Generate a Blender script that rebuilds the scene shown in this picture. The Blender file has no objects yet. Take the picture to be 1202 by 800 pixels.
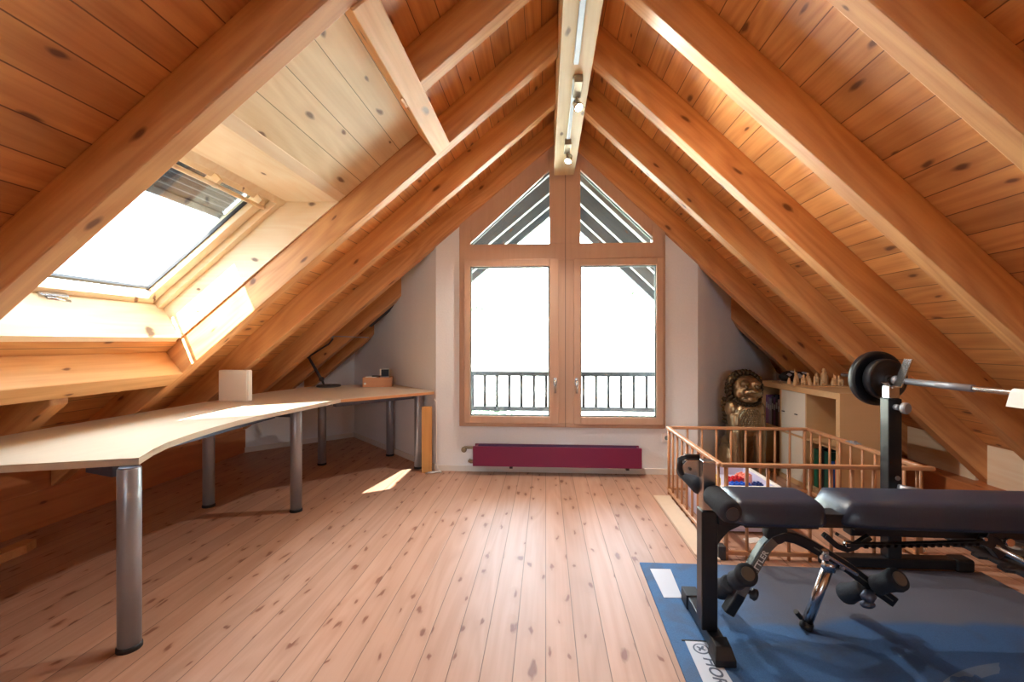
import bpy, bmesh, math, random
from mathutils import Vector, Matrix
random.seed(7)
sc = bpy.context.scene
COL = sc.collection
PI = math.pi

# ------------------------------------------------------------------ helpers
def lin(c):
    return tuple(((v/255)/12.92 if v/255 <= .04045 else ((v/255+.055)/1.055)**2.4) for v in c) + (1,)

class MB:
    """collects shapes into one mesh; vertices are stored relative to origin o"""
    def __init__(s, o=(0, 0, 0)):
        s.v = []; s.f = []; s.o = Vector(o); s.sm = []
    def add(s, vs, fs, smooth=False):
        n = len(s.v)
        s.v += [Vector(p)-s.o for p in vs]
        s.f += [tuple(i+n for i in f) for f in fs]
        s.sm += [smooth]*len(fs)
        return s
    def box(s, x0, x1, y0, y1, z0, z1, M=None):
        vs = [Vector((x, y, z)) for z in (z0, z1) for y in (y0, y1) for x in (x0, x1)]
        if M is not None: vs = [M @ p for p in vs]
        return s.add(vs, [(0, 2, 3, 1), (4, 5, 7, 6), (0, 1, 5, 4), (2, 6, 7, 3), (0, 4, 6, 2), (1, 3, 7, 5)])
    def prism(s, pts, d):
        """polygon pts (3D) extruded by vector d"""
        n = len(pts); d = Vector(d); P = [Vector(p) for p in pts]
        fs = [tuple(range(n))[::-1], tuple(range(n, 2*n))]
        fs += [(i, (i+1) % n, n+(i+1) % n, n+i) for i in range(n)]
        return s.add(P+[p+d for p in P], fs)
    def tube(s, pts, r, n=12, cap=True, flat=1.0, up=None, smooth=True):
        """swept tube through pts, r a number or one per point"""
        P = [Vector(p) for p in pts]; m = len(P)
        R = r if isinstance(r, (list, tuple)) else [r]*m
        vs = []; fs = []
        t0 = (P[1]-P[0]).normalized()
        u = Vector(up) if up else (Vector((0, 0, 1)) if abs(t0.z) < .9 else Vector((1, 0, 0)))
        for i in range(m):
            t = (P[min(i+1, m-1)]-P[max(i-1, 0)]).normalized()
            a = (u-t*u.dot(t)).normalized(); b = t.cross(a); u = a
            for k in range(n):
                th = 2*PI*k/n
                vs.append(P[i]+a*(R[i]*math.cos(th))+b*(R[i]*flat*math.sin(th)))
        for i in range(m-1):
            for k in range(n):
                fs.append((i*n+k, i*n+(k+1) % n, (i+1)*n+(k+1) % n, (i+1)*n+k))
        s.add(vs, fs, smooth)
        if cap:
            b = len(s.v)-m*n
            s.f += [tuple(b+k for k in range(n))[::-1], tuple(b+(m-1)*n+k for k in range(n))]; s.sm += [False, False]
        return s
    def sqtube(s, pts, w, h, up=(0, 0, 1)):
        """rectangular bar through pts, w sideways, h along up"""
        P = [Vector(p) for p in pts]; m = len(P); vs = []; fs = []
        for i in range(m):
            t = (P[min(i+1, m-1)]-P[max(i-1, 0)]).normalized()
            a = (Vector(up)-t*Vector(up).dot(t)).normalized(); b = t.cross(a)
            for x, y in ((-1, -1), (1, -1), (1, 1), (-1, 1)):
                vs.append(P[i]+b*(x*w/2)+a*(y*h/2))
        for i in range(m-1):
            for k in range(4):
                fs.append((i*4+k, i*4+(k+1) % 4, (i+1)*4+(k+1) % 4, (i+1)*4+k))
        fs += [(3, 2, 1, 0), tuple((m-1)*4+k for k in range(4))]
        return s.add(vs, fs)
    def lathe(s, prof, c, axis=(0, 0, 1), n=20, smooth=True):
        """profile [(radius, height)] turned about axis through c"""
        ax = Vector(axis).normalized(); c = Vector(c)
        a = ax.orthogonal().normalized(); b = ax.cross(a)
        vs = []; fs = []; m = len(prof)
        for r, h in prof:
            for k in range(n):
                th = 2*PI*k/n
                vs.append(c+ax*h+a*(r*math.cos(th))+b*(r*math.sin(th)))
        for i in range(m-1):
            for k in range(n):
                fs.append((i*n+k, i*n+(k+1) % n, (i+1)*n+(k+1) % n, (i+1)*n+k))
        s.add(vs, fs, smooth)
        q = len(s.v)-m*n
        s.f += [tuple(q+k for k in range(n))[::-1], tuple(q+(m-1)*n+k for k in range(n))]; s.sm += [False, False]
        return s
    def ball(s, c, r, n=14, m=9, M=None):
        if not isinstance(r, (list, tuple)): r = (r, r, r)
        vs = []; fs = []
        for i in range(m+1):
            ph = PI*i/m
            for k in range(n):
                th = 2*PI*k/n
                p = Vector((r[0]*math.sin(ph)*math.cos(th), r[1]*math.sin(ph)*math.sin(th), r[2]*math.cos(ph)))
                if M is not None: p = M @ p
                vs.append(Vector(c)+p)
        for i in range(m):
            for k in range(n):
                fs.append((i*n+k, (i+1)*n+k, (i+1)*n+(k+1) % n, i*n+(k+1) % n))
        return s.add(vs, fs, True)
    def build(s, name, mat, parent=None, M=None, bevel=0, seg=2, sub=0, remesh=0, smooth_it=0):
        me = bpy.data.meshes.new(name)
        vs = s.v
        if M is not None:
            I = M.inverted(); vs = [I @ p for p in vs]
        me.from_pydata([tuple(p) for p in vs], [], s.f)
        for p, q in zip(me.polygons, s.sm): p.use_smooth = q
        bm = bmesh.new(); bm.from_mesh(me)
        bmesh.ops.remove_doubles(bm, verts=bm.verts, dist=1e-6)
        bmesh.ops.recalc_face_normals(bm, faces=bm.faces)
        bm.to_mesh(me); bm.free()
        if mat: me.materials.append(mat)
        o = bpy.data.objects.new(name, me); COL.objects.link(o)
        if M is not None: o.matrix_world = M
        if parent is not None: o.parent = parent
        elif M is None: o.location = s.o
        if remesh:
            r = o.modifiers.new('r', 'REMESH'); r.mode = 'VOXEL'; r.voxel_size = remesh; r.use_smooth_shade = True
        if smooth_it:
            r = o.modifiers.new('s', 'SMOOTH'); r.iterations = smooth_it; r.factor = .5
        if bevel:
            b = o.modifiers.new('b', 'BEVEL'); b.width = bevel; b.segments = seg; b.limit_method = 'ANGLE'; b.angle_limit = .7
        if sub:
            b = o.modifiers.new('u', 'SUBSURF'); b.levels = sub; b.render_levels = sub
        return o

def tag(o, label=None, cat=None, group=None, kind=None):
    if label: o['label'] = label
    if cat: o['category'] = cat
    if group: o['group'] = group
    if kind: o['kind'] = kind
    return o
def thing(name, label, cat, loc=(0, 0, 0), rz=0, group=None, kind=None):
    o = bpy.data.objects.new(name, None); COL.objects.link(o)
    o.empty_display_size = .05
    o.location = loc; o.rotation_euler = (0, 0, rz)
    return tag(o, label, cat, group, kind)
def copy_tree(o, parent=None):
    c = o.copy(); COL.objects.link(c)
    if parent is not None: c.parent = parent
    for ch in list(o.children): copy_tree(ch, c)
    return c

# ------------------------------------------------------------------ materials
class NT:
    def __init__(s, name):
        s.m = bpy.data.materials.new(name); s.m.use_nodes = True
        s.t = s.m.node_tree; s.n = s.t.nodes; s.n.clear()
        s.out = s.n.new('ShaderNodeOutputMaterial')
    def node(s, typ, inputs=None, **kw):
        x = s.n.new(typ)
        for k, v in kw.items(): setattr(x, k, v)
        for k, v in (inputs or {}).items():
            if isinstance(v, bpy.types.NodeSocket): s.t.links.new(v, x.inputs[k])
            else: x.inputs[k].default_value = v
        return x
    def math(s, op, a, b=0.0, c=0.0):
        return s.node('ShaderNodeMath', {0: a, 1: b, 2: c}, operation=op).outputs[0]
    def mix(s, fac, a, b, mode='MIX'):
        x = s.n.new('ShaderNodeMix'); x.data_type = 'RGBA'; x.blend_type = mode; x.clamp_factor = True
        for i, v in ((0, fac), (6, a), (7, b)):
            if isinstance(v, bpy.types.NodeSocket): s.t.links.new(v, x.inputs[i])
            else: x.inputs[i].default_value = v
        return x.outputs[2]
    def bsdf(s, color, rough=.5, metal=0., normal=None, **kw):
        b = s.node('ShaderNodeBsdfPrincipled', {'Base Color': color, 'Roughness': rough, 'Metallic': metal})
        for k, v in kw.items():
            b.inputs[k].default_value = v
        if normal is not None: s.t.links.new(normal, b.inputs['Normal'])
        s.t.links.new(b.outputs[0], s.out.inputs[0]); return b
    def bump(s, h, strength=.2, dist=.01):
        return s.node('ShaderNodeBump', {'Strength': strength, 'Distance': dist, 'Height': h}).outputs[0]

def plain(name, rgb, rough=.5, metal=0., noise=.0, nscale=30., bump=0., **kw):
    t = NT(name)
    c = lin(rgb)
    if noise or bump:
        tc = t.node('ShaderNodeTexCoord').outputs['Object']
        n = t.node('ShaderNodeTexNoise', {'Vector': tc, 'Scale': nscale, 'Detail': 4.}).outputs[0]
        dark = tuple(v*(1-noise) for v in c[:3])+(1,); lite = tuple(min(1, v*(1+noise)) for v in c[:3])+(1,)
        col = t.mix(n, dark, lite)
        t.bsdf(col, rough, metal, t.bump(n, bump, .004) if bump else None, **kw)
    else:
        t.bsdf(c, rough, metal, **kw)
    return t.m

def wood(name, c1, c2, knot=(95, 52, 28), axis='X', plank=0., rough=.5, knots=.45, kl=2.2, ka=6.5, kr=.12, seam=.035, tint=.16, seamc=.28, streak=1., wobble=.28):
    """pine: grain runs along `axis` of the object; plank > 0 splits it in boards of that width"""
    t = NT(name)
    tc = t.node('ShaderNodeTexCoord').outputs['Object']
    rnd = t.node('ShaderNodeObjectInfo').outputs['Random']
    sep = t.node('ShaderNodeSeparateXYZ', {0: tc}).outputs
    L, A, B = {'X': (0, 1, 2), 'Y': (1, 0, 2), 'Z': (2, 0, 1)}[axis]
    along, ac, th = sep[L], sep[A], sep[B]
    if plank:
        q = t.math('DIVIDE', ac, plank)
        idx = t.math('FLOOR', q); fr = t.math('FRACT', q)
        wn = t.node('ShaderNodeTexWhiteNoise', {'W': idx}, noise_dimensions='1D').outputs['Value']
        along = t.math('ADD', along, t.math('MULTIPLY', wn, 37.))
        th = t.math('ADD', th, t.math('MULTIPLY', idx, 2.37))
    else:
        along = t.math('ADD', along, t.math('MULTIPLY', rnd, 53.))
        th = t.math('ADD', th, t.math('MULTIPLY', rnd, 19.))
    def vec(a, b, c):
        return t.node('ShaderNodeCombineXYZ', {0: t.math('MULTIPLY', along, a), 1: t.math('MULTIPLY', ac, b), 2: t.math('MULTIPLY', th, c)}).outputs[0]
    big = t.node('ShaderNodeTexNoise', {'Vector': vec(.5, 4., 4.), 'Scale': 1., 'Detail': 2., 'Distortion': .4}).outputs[0]
    rings = t.math('PINGPONG', t.math('MULTIPLY', big, 9.), .5)
    fine = t.node('ShaderNodeTexNoise', {'Vector': vec(2., 70., 70.), 'Scale': 1., 'Detail': 3.}).outputs[0]
    fac = t.math('ADD', t.math('MULTIPLY', rings, .9*streak), t.math('MULTIPLY', t.math('SUBTRACT', fine, .5), .8*streak))
    col = t.mix(fac, lin(c1), lin(c2))
    # knots
    if knots > 0:
        wob = t.node('ShaderNodeTexNoise', {'Vector': vec(kl*2, ka*2, ka*2), 'Scale': 1.}).outputs['Color']
        wob = t.node('ShaderNodeVectorMath', {0: wob, 'Scale': wobble}, operation='SCALE').outputs[0]
        k2 = t.node('ShaderNodeCombineXYZ', {0: t.math('MULTIPLY', along, kl), 1: t.math('MULTIPLY', t.math('ADD', ac, th), ka)}).outputs[0]
        kv = t.node('ShaderNodeVectorMath', {0: k2, 1: wob}, operation='ADD').outputs[0]
        vo = t.node('ShaderNodeTexVoronoi', {'Vector': kv, 'Scale': 1.}, voronoi_dimensions='2D')
        pick = t.node('ShaderNodeSeparateColor', {0: vo.outputs['Color']}).outputs
        on = t.math('GREATER_THAN', pick[0], 1-knots)
        rr = t.math('ADD', t.math('MULTIPLY', pick[1], kr*.8), kr*.5)
        k = t.math('SUBTRACT', 1., t.node('ShaderNodeMapRange', {0: t.math('DIVIDE', vo.outputs['Distance'], rr), 1: .45, 2: 1.0, 3: 0., 4: 1.}).outputs[0])
        k = t.math('MULTIPLY', k, on)
        halo = t.math('SUBTRACT', 1., t.node('ShaderNodeMapRange', {0: t.math('DIVIDE', vo.outputs['Distance'], rr), 1: .9, 2: 2.6, 3: 0., 4: 1.}).outputs[0])
        col = t.mix(t.math('MULTIPLY', t.math('MULTIPLY', halo, on), .35), col, lin(c2))
        col = t.mix(t.math('MULTIPLY', k, .85), col, lin(knot))
    h = fine
    if plank:
        tn = t.math('ADD', 1-tint, t.math('MULTIPLY', wn, 2*tint))
        tnc = t.node('ShaderNodeCombineColor', {0: tn, 1: tn, 2: tn}).outputs[0]
        col = t.mix(1., col, tnc, 'MULTIPLY')
        edge = t.math('MULTIPLY', t.math('ABSOLUTE', t.math('SUBTRACT', fr, .5)), 2.)
        s_ = t.node('ShaderNodeMapRange', {0: edge, 1: 1-seam, 2: 1-seam*.4, 3: 0., 4: 1.}).outputs[0]
        dk = tuple(v*seamc for v in lin(c2)[:3])+(1,)
        col = t.mix(t.math('MULTIPLY', s_, .9), col, dk)
        h = t.math('SUBTRACT', t.math('MULTIPLY', fine, .15), s_)
    t.bsdf(col, rough, 0., t.bump(h, .3 if plank else .12, .004))
    return t.m

M = {}
M['rafter'] = wood('rafter_pine', (216, 162, 106), (176, 112, 62), rough=.5, knots=.34, kl=2.6, ka=7, kr=.10)
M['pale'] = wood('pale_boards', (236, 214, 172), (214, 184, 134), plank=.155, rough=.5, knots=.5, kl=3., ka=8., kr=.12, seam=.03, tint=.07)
M['beam'] = wood('beam_pine', (230, 208, 164), (208, 178, 130), axis='Y', rough=.5, knots=.5, kl=3., ka=8, kr=.11)
M['ceil'] = wood('ceiling_boards', (218, 160, 98), (178, 110, 58), plank=.123, rough=.45, knots=.5, kl=2.6, ka=7., kr=.11, seam=.05, tint=.12)
M['lining'] = wood('lining_pine', (242, 224, 194), (230, 200, 158), axis='Y', rough=.5, knots=.3, kl=3, ka=7, kr=.1)
M['lining_x'] = wood('lining_side', (242, 224, 194), (230, 200, 158), axis='X', rough=.5, knots=.3, kl=3, ka=7, kr=.1)
M['floor'] = wood('floor_boards', (182, 144, 122), (160, 118, 94), knot=(112, 58, 36), axis='Y', plank=.118, rough=.46, knots=.42, kl=5., ka=13., kr=.17, seam=.04, tint=.08, seamc=.3, streak=.9, wobble=.6)
M['floor_side'] = wood('side_boards', (206, 138, 90), (182, 108, 64), knot=(96, 48, 30), axis='X', plank=.09, rough=.4, knots=.4, kl=3., ka=9., kr=.12, seam=.05, tint=.1, streak=.8)
M['sill'] = wood('sill_pine', (198, 128, 78), (168, 96, 54), axis='Y', rough=.5, knots=.4, kl=3.4, ka=8, kr=.1)
M['window'] = wood('window_wood', (194, 160, 136), (178, 142, 116), axis='Z', rough=.42, knots=0, streak=.5)
M['eave'] = wood('eave_wood', (66, 70, 74), (48, 54, 60), rough=.7, knots=.2)
M['eave_b'] = wood('eave_boards', (70, 74, 78), (54, 58, 64), plank=.14, rough=.7, knots=.2)
M['wall'] = plain('white_plaster', (236, 240, 244), .9, noise=.04, nscale=60, bump=.35)
M['skirt'] = plain('white_skirting', (228, 226, 220), .5)
M['steel'] = plain('satin_steel', (158, 162, 170), .36, .45)
M['silver'] = plain('silver_face', (120, 116, 108), .4, .6)
M['screen'] = plain('dark_screen', (34, 38, 52), .6)
M['chrome'] = plain('chrome', (206, 206, 206), .22, 1.)
M['black'] = plain('black_paint', (22, 24, 28), .35)
M['blackm'] = plain('black_plastic', (20, 21, 24), .55)
M['foam'] = plain('grey_foam', (38, 42, 50), .85, noise=.15, nscale=120, bump=.3)
M['vinyl'] = plain('black_vinyl', (42, 52, 70), .36, noise=.08, nscale=220, bump=.12)
M['rubber'] = plain('plate_vinyl', (26, 28, 33), .38)
M['darkgrey'] = plain('dark_grey_plastic', (58, 58, 60), .5)
M['white'] = plain('white_plastic', (236, 234, 230), .4)
M['paper'] = plain('white_paper', (240, 238, 232), .8)
M['label'] = plain('pale_label', (192, 198, 210), .4)
M['red'] = plain('magenta_enamel', (112, 14, 62), .35, noise=.04)
M['reddark'] = plain('radiator_fins', (70, 40, 78), .5)
M['brass'] = plain('brass_fitting', (150, 140, 120), .3, 1.)
M['desk'] = wood('desk_laminate', (210, 194, 172), (192, 172, 148), axis='Y', rough=.3, knots=0, streak=.45)
M['deskedge'] = wood('beech', (208, 150, 104), (188, 126, 82), axis='X', rough=.4, knots=0, streak=.5)
M['rod'] = wood('pen_beech', (188, 134, 94), (166, 110, 72), axis='Z', rough=.35, knots=0, streak=.5)
M['rail'] = wood('pen_rail_beech', (192, 142, 104), (170, 116, 80), axis='X', rough=.28, knots=0, streak=.5)
M['birch'] = wood('birch_veneer', (206, 172, 128), (190, 152, 108), axis='X', rough=.45, knots=0, streak=.4)
M['oak'] = wood('spare_plank', (214, 160, 92), (192, 132, 66), axis='Z', rough=.5, knots=0)
M['offcut'] = wood('offcut_pine', (214, 166, 118), (190, 130, 84), axis='X', rough=.5, knots=.3)
M['figure'] = wood('carved_wood', (226, 196, 152), (202, 164, 116), axis='Z', rough=.55, knots=0)
M['strip'] = plain('beige_strip', (206, 182, 156), .7, noise=.06, nscale=14)
M['shutter'] = None

def glass_mat(name, tint=(1, 1, 1, 1)):
    t = NT(name)
    tr = t.node('ShaderNodeBsdfTransparent', {0: tint}).outputs[0]
    gl = t.node('ShaderNodeBsdfGlossy', {'Roughness': .02}).outputs[0]
    fr = t.node('ShaderNodeFresnel', {'IOR': 1.45}).outputs[0]
    mx = t.node('ShaderNodeMixShader', {0: t.math('MULTIPLY', fr, .8), 1: tr, 2: gl}).outputs[0]
    t.t.links.new(mx, t.out.inputs[0]); return t.m
M['glass'] = glass_mat('window_glass', (.96, .98, .98, 1))

def carpet():
    t = NT('blue_mat')
    tc = t.node('ShaderNodeTexCoord').outputs['Object']
    f = t.node('ShaderNodeTexNoise', {'Vector': tc, 'Scale': 260., 'Detail': 2.}).outputs[0]
    g = t.node('ShaderNodeTexNoise', {'Vector': tc, 'Scale': 3.2, 'Detail': 4., 'Distortion': 1.2}).outputs[0]
    c = t.mix(f, lin((36, 78, 124)), lin((70, 122, 176)))
    gfac = t.node('ShaderNodeMapRange', {0: g, 1: .48, 2: .62, 3: 0., 4: .55}).outputs[0]
    c = t.mix(gfac, c, lin((70, 84, 104)))
    # grey zone towards the far edge and broken pale arcs
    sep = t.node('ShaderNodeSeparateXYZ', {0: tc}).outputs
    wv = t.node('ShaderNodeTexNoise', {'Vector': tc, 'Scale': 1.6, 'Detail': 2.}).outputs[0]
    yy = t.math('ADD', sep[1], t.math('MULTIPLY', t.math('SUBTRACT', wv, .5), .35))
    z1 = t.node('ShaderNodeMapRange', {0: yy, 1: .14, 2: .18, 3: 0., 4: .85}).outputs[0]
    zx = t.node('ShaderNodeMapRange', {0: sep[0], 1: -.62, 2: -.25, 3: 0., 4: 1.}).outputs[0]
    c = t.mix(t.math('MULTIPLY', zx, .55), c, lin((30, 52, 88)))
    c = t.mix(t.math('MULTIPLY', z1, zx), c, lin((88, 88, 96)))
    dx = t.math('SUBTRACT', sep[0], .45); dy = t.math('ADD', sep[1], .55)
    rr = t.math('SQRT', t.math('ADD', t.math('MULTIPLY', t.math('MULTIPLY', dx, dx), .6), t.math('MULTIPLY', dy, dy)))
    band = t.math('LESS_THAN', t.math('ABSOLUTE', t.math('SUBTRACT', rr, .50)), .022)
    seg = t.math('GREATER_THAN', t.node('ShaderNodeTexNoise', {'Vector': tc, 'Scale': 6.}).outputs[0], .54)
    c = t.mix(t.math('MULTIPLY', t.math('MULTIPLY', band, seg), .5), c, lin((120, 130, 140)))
    t.bsdf(c, .75, 0., t.bump(f, .5, .003)); return t.m
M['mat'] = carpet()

def bronze():
    t = NT('aged_bronze')
    tc = t.node('ShaderNodeTexCoord').outputs['Object']
    n = t.node('ShaderNodeTexNoise', {'Vector': tc, 'Scale': 9., 'Detail': 5.}).outputs[0]
    c = t.mix(n, lin((104, 86, 64)), lin((182, 158, 122)))
    v = t.node('ShaderNodeTexVoronoi', {'Vector': tc, 'Scale': 60.}).outputs['Distance']
    t.bsdf(c, .30, .85, t.bump(t.math('ADD', t.math('MULTIPLY', v, .6), n), .35, .006)); return t.m
M['bronze'] = bronze()
M['bronze_d'] = plain('dark_bronze', (70, 56, 38), .45, .8, noise=.3, nscale=40, bump=.5)

def emis(name, rgb, s):
    t = NT(name); e = t.node('ShaderNodeEmission', {0: lin(rgb), 1: s}); t.t.links.new(e.outputs[0], t.out.inputs[0]); return t.m
M['bulb'] = emis('lamp_glow', (255, 240, 214), 60.)

def shutter():
    t = NT('shutter_slats')
    tc = t.node('ShaderNodeTexCoord').outputs['Object']
    sep = t.node('ShaderNodeSeparateXYZ', {0: tc}).outputs
    fr = t.math('FRACT', t.math('DIVIDE', sep[1], .042))
    ln = t.math('LESS_THAN', fr, .14)
    n = t.node('ShaderNodeTexNoise', {'Vector': tc, 'Scale': 5.}).outputs[0]
    c = t.mix(n, lin((44, 54, 64)), lin((70, 80, 88)))
    c = t.mix(ln, c, lin((176, 184, 190)))
    t.bsdf(c, .5, .2); return t.m
M['shutter'] = shutter()

# ------------------------------------------------------------------ roof geometry
XR, ZR = .165, 3.277                       # ridge line of the board planes
SL, SR = .8257, .9534                      # tangents of the two pitches
def zbl(x): return 2.9158+.226+SL*x        # underside of boards, left
def zbr(x): return 3.1855+.25-SR*x
def zul(x): return 2.9158+SL*x             # underside of rafters
def zur(x): return 3.1855-SR*x
def frameL():
    e1 = Vector((0, 1, 0)); e2 = Vector((-1, 0, -SL)).normalized(); e3 = e1.cross(e2)
    m = Matrix((e1, e2, e3)).transposed().to_4x4(); m.translation = Vector((XR, 0, zbl(XR))); return m
def frameR():
    e1 = Vector((0, -1, 0)); e2 = Vector((1, 0, -SR)).normalized(); e3 = e1.cross(e2)
    m = Matrix((e1, e2, e3)).transposed().to_4x4(); m.translation = Vector((XR, 0, zbr(XR))); return m
FL, FR = frameL(), frameR()
cl = 1/math.sqrt(1+SL*SL); cr = 1/math.sqrt(1+SR*SR)
def sl_(x): return (XR-x)/cl               # slope distance of world X on the left
def sr_(x): return (x-XR)/cr
T = .10                                    # board + roof thickness
SKY0, SKY1 = 1.53, 2.735                   # skylight bay along Y
XT, XB = -1.295, -2.36                     # skylight opening top and bottom at board level
YB = -5.2
# ceiling left
b = MB()
def slabL(y0, y1, x0, x1): b.box(y0, y1, sl_(x0), sl_(x1), 0, T, FL)
slabL(YB-2.5, SKY0, XR, -3.45); slabL(SKY1, 4.36, XR, -3.45)  # overruns the rear wall: added overhang keeping sun out of the rear opening
slabL(SKY0, SKY1, XR, -.75); slabL(SKY0, SKY1, XB, -3.45)
slabL(4.36, 5.75, -1.02, -3.45)
tag(b.build('ceiling_left', M['ceil'], M=FL), 'sloping orange pine board ceiling on the skylight side', 'ceiling', kind='structure')
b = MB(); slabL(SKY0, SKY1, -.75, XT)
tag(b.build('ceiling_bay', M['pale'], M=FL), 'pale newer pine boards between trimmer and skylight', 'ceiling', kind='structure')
b = MB()
def slabR(y0, y1, x0, x1): b.box(-y1, -y0, sr_(x0), sr_(x1), 0, T, FR)
slabR(YB-2.5, 4.36, XR, 3.45); slabR(4.36, 5.75, 1.36, 3.45)  # same added overhang past the rear wall, blocking the sun there
tag(b.build('ceiling_right', M['ceil'], M=FR), 'sloping orange pine board ceiling on the barbell side', 'ceiling', kind='structure')
# eaves outside the gable
b = MB(); slabL(4.37, 6.45, XR, -1.02); slabL(5.75, 6.45, -1.02, -2.8)
tag(b.build('roof_eave_left', M['eave_b'], M=FL), kind='structure')
b = MB(); slabR(4.37, 6.45, XR, 1.36); slabR(5.75, 6.45, 1.36, 2.8)
tag(b.build('roof_eave_right', M['eave_b'], M=FR), kind='structure')

GL, GR = 'pine rafters of the left roof slope', 'pine rafters of the right roof slope'
def rafter(side, y0, y1, xa, xb, label, group, mat='rafter', depth=None, name='roof_rafter', zfloor=None):
    """rafter between world X xa (ridge end) and xb (foot), vertical end cuts"""
    if side == 'L':
        zt, zu, Fm = zbl, zul, FL
    else:
        zt, zu, Fm = zbr, zur, FR
    dz = depth if depth else zt(0)-zu(0)
    zb_ = lambda x: zt(x)-dz
    pts = [(xa, y0, zt(xa)), (xa, y0, zb_(xa)), (xb, y0, zb_(xb)), (xb, y0, zt(xb))]
    if zfloor is not None and zb_(xb) < zfloor:
        s = 1 if side == 'R' else -1
        sl = SR if side == 'R' else SL
        xf = xb-s*(zfloor-zb_(xb))/sl
        pts = [(xa, y0, zt(xa)), (xa, y0, zb_(xa)), (xf, y0, zfloor), (xb, y0, zfloor), (xb, y0, zt(xb))]
    B = MB(); B.prism(pts, (0, y1-y0, 0))
    # local frame with X down the slope so that the grain follows the beam
    e = Fm.to_3x3(); m = Matrix((e.col[1], -e.col[0], e.col[2])).transposed().to_4x4()
    m.translation = Vector(((xa+xb)/2, y0, (zb_(xa)+zb_(xb))/2))
    o = B.build(name, M[mat], M=m, bevel=.006, seg=2)
    return tag(o, label, 'rafter', group, 'structure')
BL, BR_ = .075, .255                        # ridge beam sides
KL, KR = -3.23, 3.15                        # rafter feet
TH = .09
LY = {1: 4.05, 2: 3.352, 3: 2.735, 4: 2.087, 5: 1.43, 6: .79}
ordL = {1: 'left rafter lying against the gable wall beside the window', 2: 'left rafter next to the one on the gable wall, behind the white box',
        3: 'left rafter along the far side of the skylight with a sun patch', 5: 'big near left rafter along the near side of the skylight',
        6: 'left rafter nearest the viewer, only its edge in the top left corner'}
ordR = {1: 'right rafter lying against the gable wall above the lion statue', 2: 'second right rafter from the gable wall, its foot cut off on the sill',
        3: 'third right rafter from the gable wall, passing behind the barbell', 4: 'fourth right rafter from the gable wall, with a broad lit board bay on each side',
        5: 'big right rafter in the top right corner', 6: 'right rafter nearest the viewer, beyond the top right corner'}
for k in (1, 2, 3, 5, 6):
    rafter('L', LY[k], LY[k]+TH, BL, KL, ordL[k], GL)
for k in (1, 2, 3, 4, 5, 6):
    rafter('R', LY[k], LY[k]+TH, BR_, KR, ordR[k], GR, zfloor=.19)
rafter('L', LY[4], LY[4]+TH, BL, -.690, 'short left rafter stopped by the trimmer above the skylight', GL)
rafter('L', LY[4], LY[4]+TH, -2.47, KL, 'short left rafter stub below the skylight above the desk', GL)
for y, lb in ((4.585, 'rafter in the left wall recess, nearer of two above the desk lamp'), (5.06, 'rafter in the left wall recess, farther of two behind the desk lamp')):
    rafter('L', y, y+TH, 3.082-y-.0, KL, lb, GL)
for y, lb in ((4.585, 'dark rafter in the right wall recess above the lion statue'),):
    rafter('R', y, y+TH, y-2.738, KR, lb, GR, zfloor=.19)
for side in 'LR':
    for i, y in enumerate((4.70, 5.31, 5.87, 6.36)):
        w = ('left', 'right')[side == 'R']
        rafter(side, y, y+TH, (BL if side == 'L' else BR_), (-1.9 if side == 'L' else 2.2), 'grey %s eave rafter outside the gable window, %s from the glass' % (w, ('first', 'second', 'third', 'outermost')[i]), 'eave rafters outside', mat='eave', depth=.22)

# trimmers of the skylight (run along Y)
def trimmer(xa, xb, lo, hi, label):
    """beam across a bay: slab between board plane and underside, width along the slope"""
    e = FL.to_3x3(); B = MB()
    s0, s1 = sl_(xa), sl_(xb)
    B.box(LY[5]+TH, LY[3], s0, s1, lo, hi, FL)
    m = FL.copy(); m.translation = FL @ Vector(((LY[5]+LY[3])/2, (s0+s1)/2, 0))
    return tag(B.build('roof_trimmer', M['rafter_l'], M=m, bevel=.005), label, 'roof beam', 'skylight trimmers', 'structure')
M['rafter_l'] = wood('trimmer_pine', (226, 176, 120), (200, 142, 88), rough=.5, knots=.3, kl=2.4, ka=6, kr=.10)
trimmer(-.705, -.790, -.183, 0, 'pale trimmer beam across the left bay above the skylight')
trimmer(-2.435, -2.53, -.183, 0, 'pale trimmer beam across the left bay below the skylight')

# ridge beam
b = MB()
b.prism([(BL, YB, 2.70), (BR_, YB, 2.70), (BR_, YB, zbr(BR_)), (XR, YB, ZR), (BL, YB, zbl(BL))], (0, 4.10-YB, 0))
tag(b.build('ridge_beam', M['beam'], bevel=.005), 'pale pine ridge beam running to the top of the window', 'ridge beam', kind='structure')

# ------------------------------------------------------------------ floor and walls
b = MB(); b.box(-3.5, 2.42, YB, 5.7, -.12, 0); b.box(2.42, 3.5, 3.9, 5.7, -.12, 0)
tag(b.build('floor', M['floor']), 'knotty pinkish pine floor boards', 'floor', kind='structure')
b = MB(); b.box(2.42, 3.5, YB, 3.9, -.12, 0)
tag(b.build('floor_right', M['floor_side']), 'orange floor boards laid crosswise beside the rack', 'floor', kind='structure')

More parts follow.
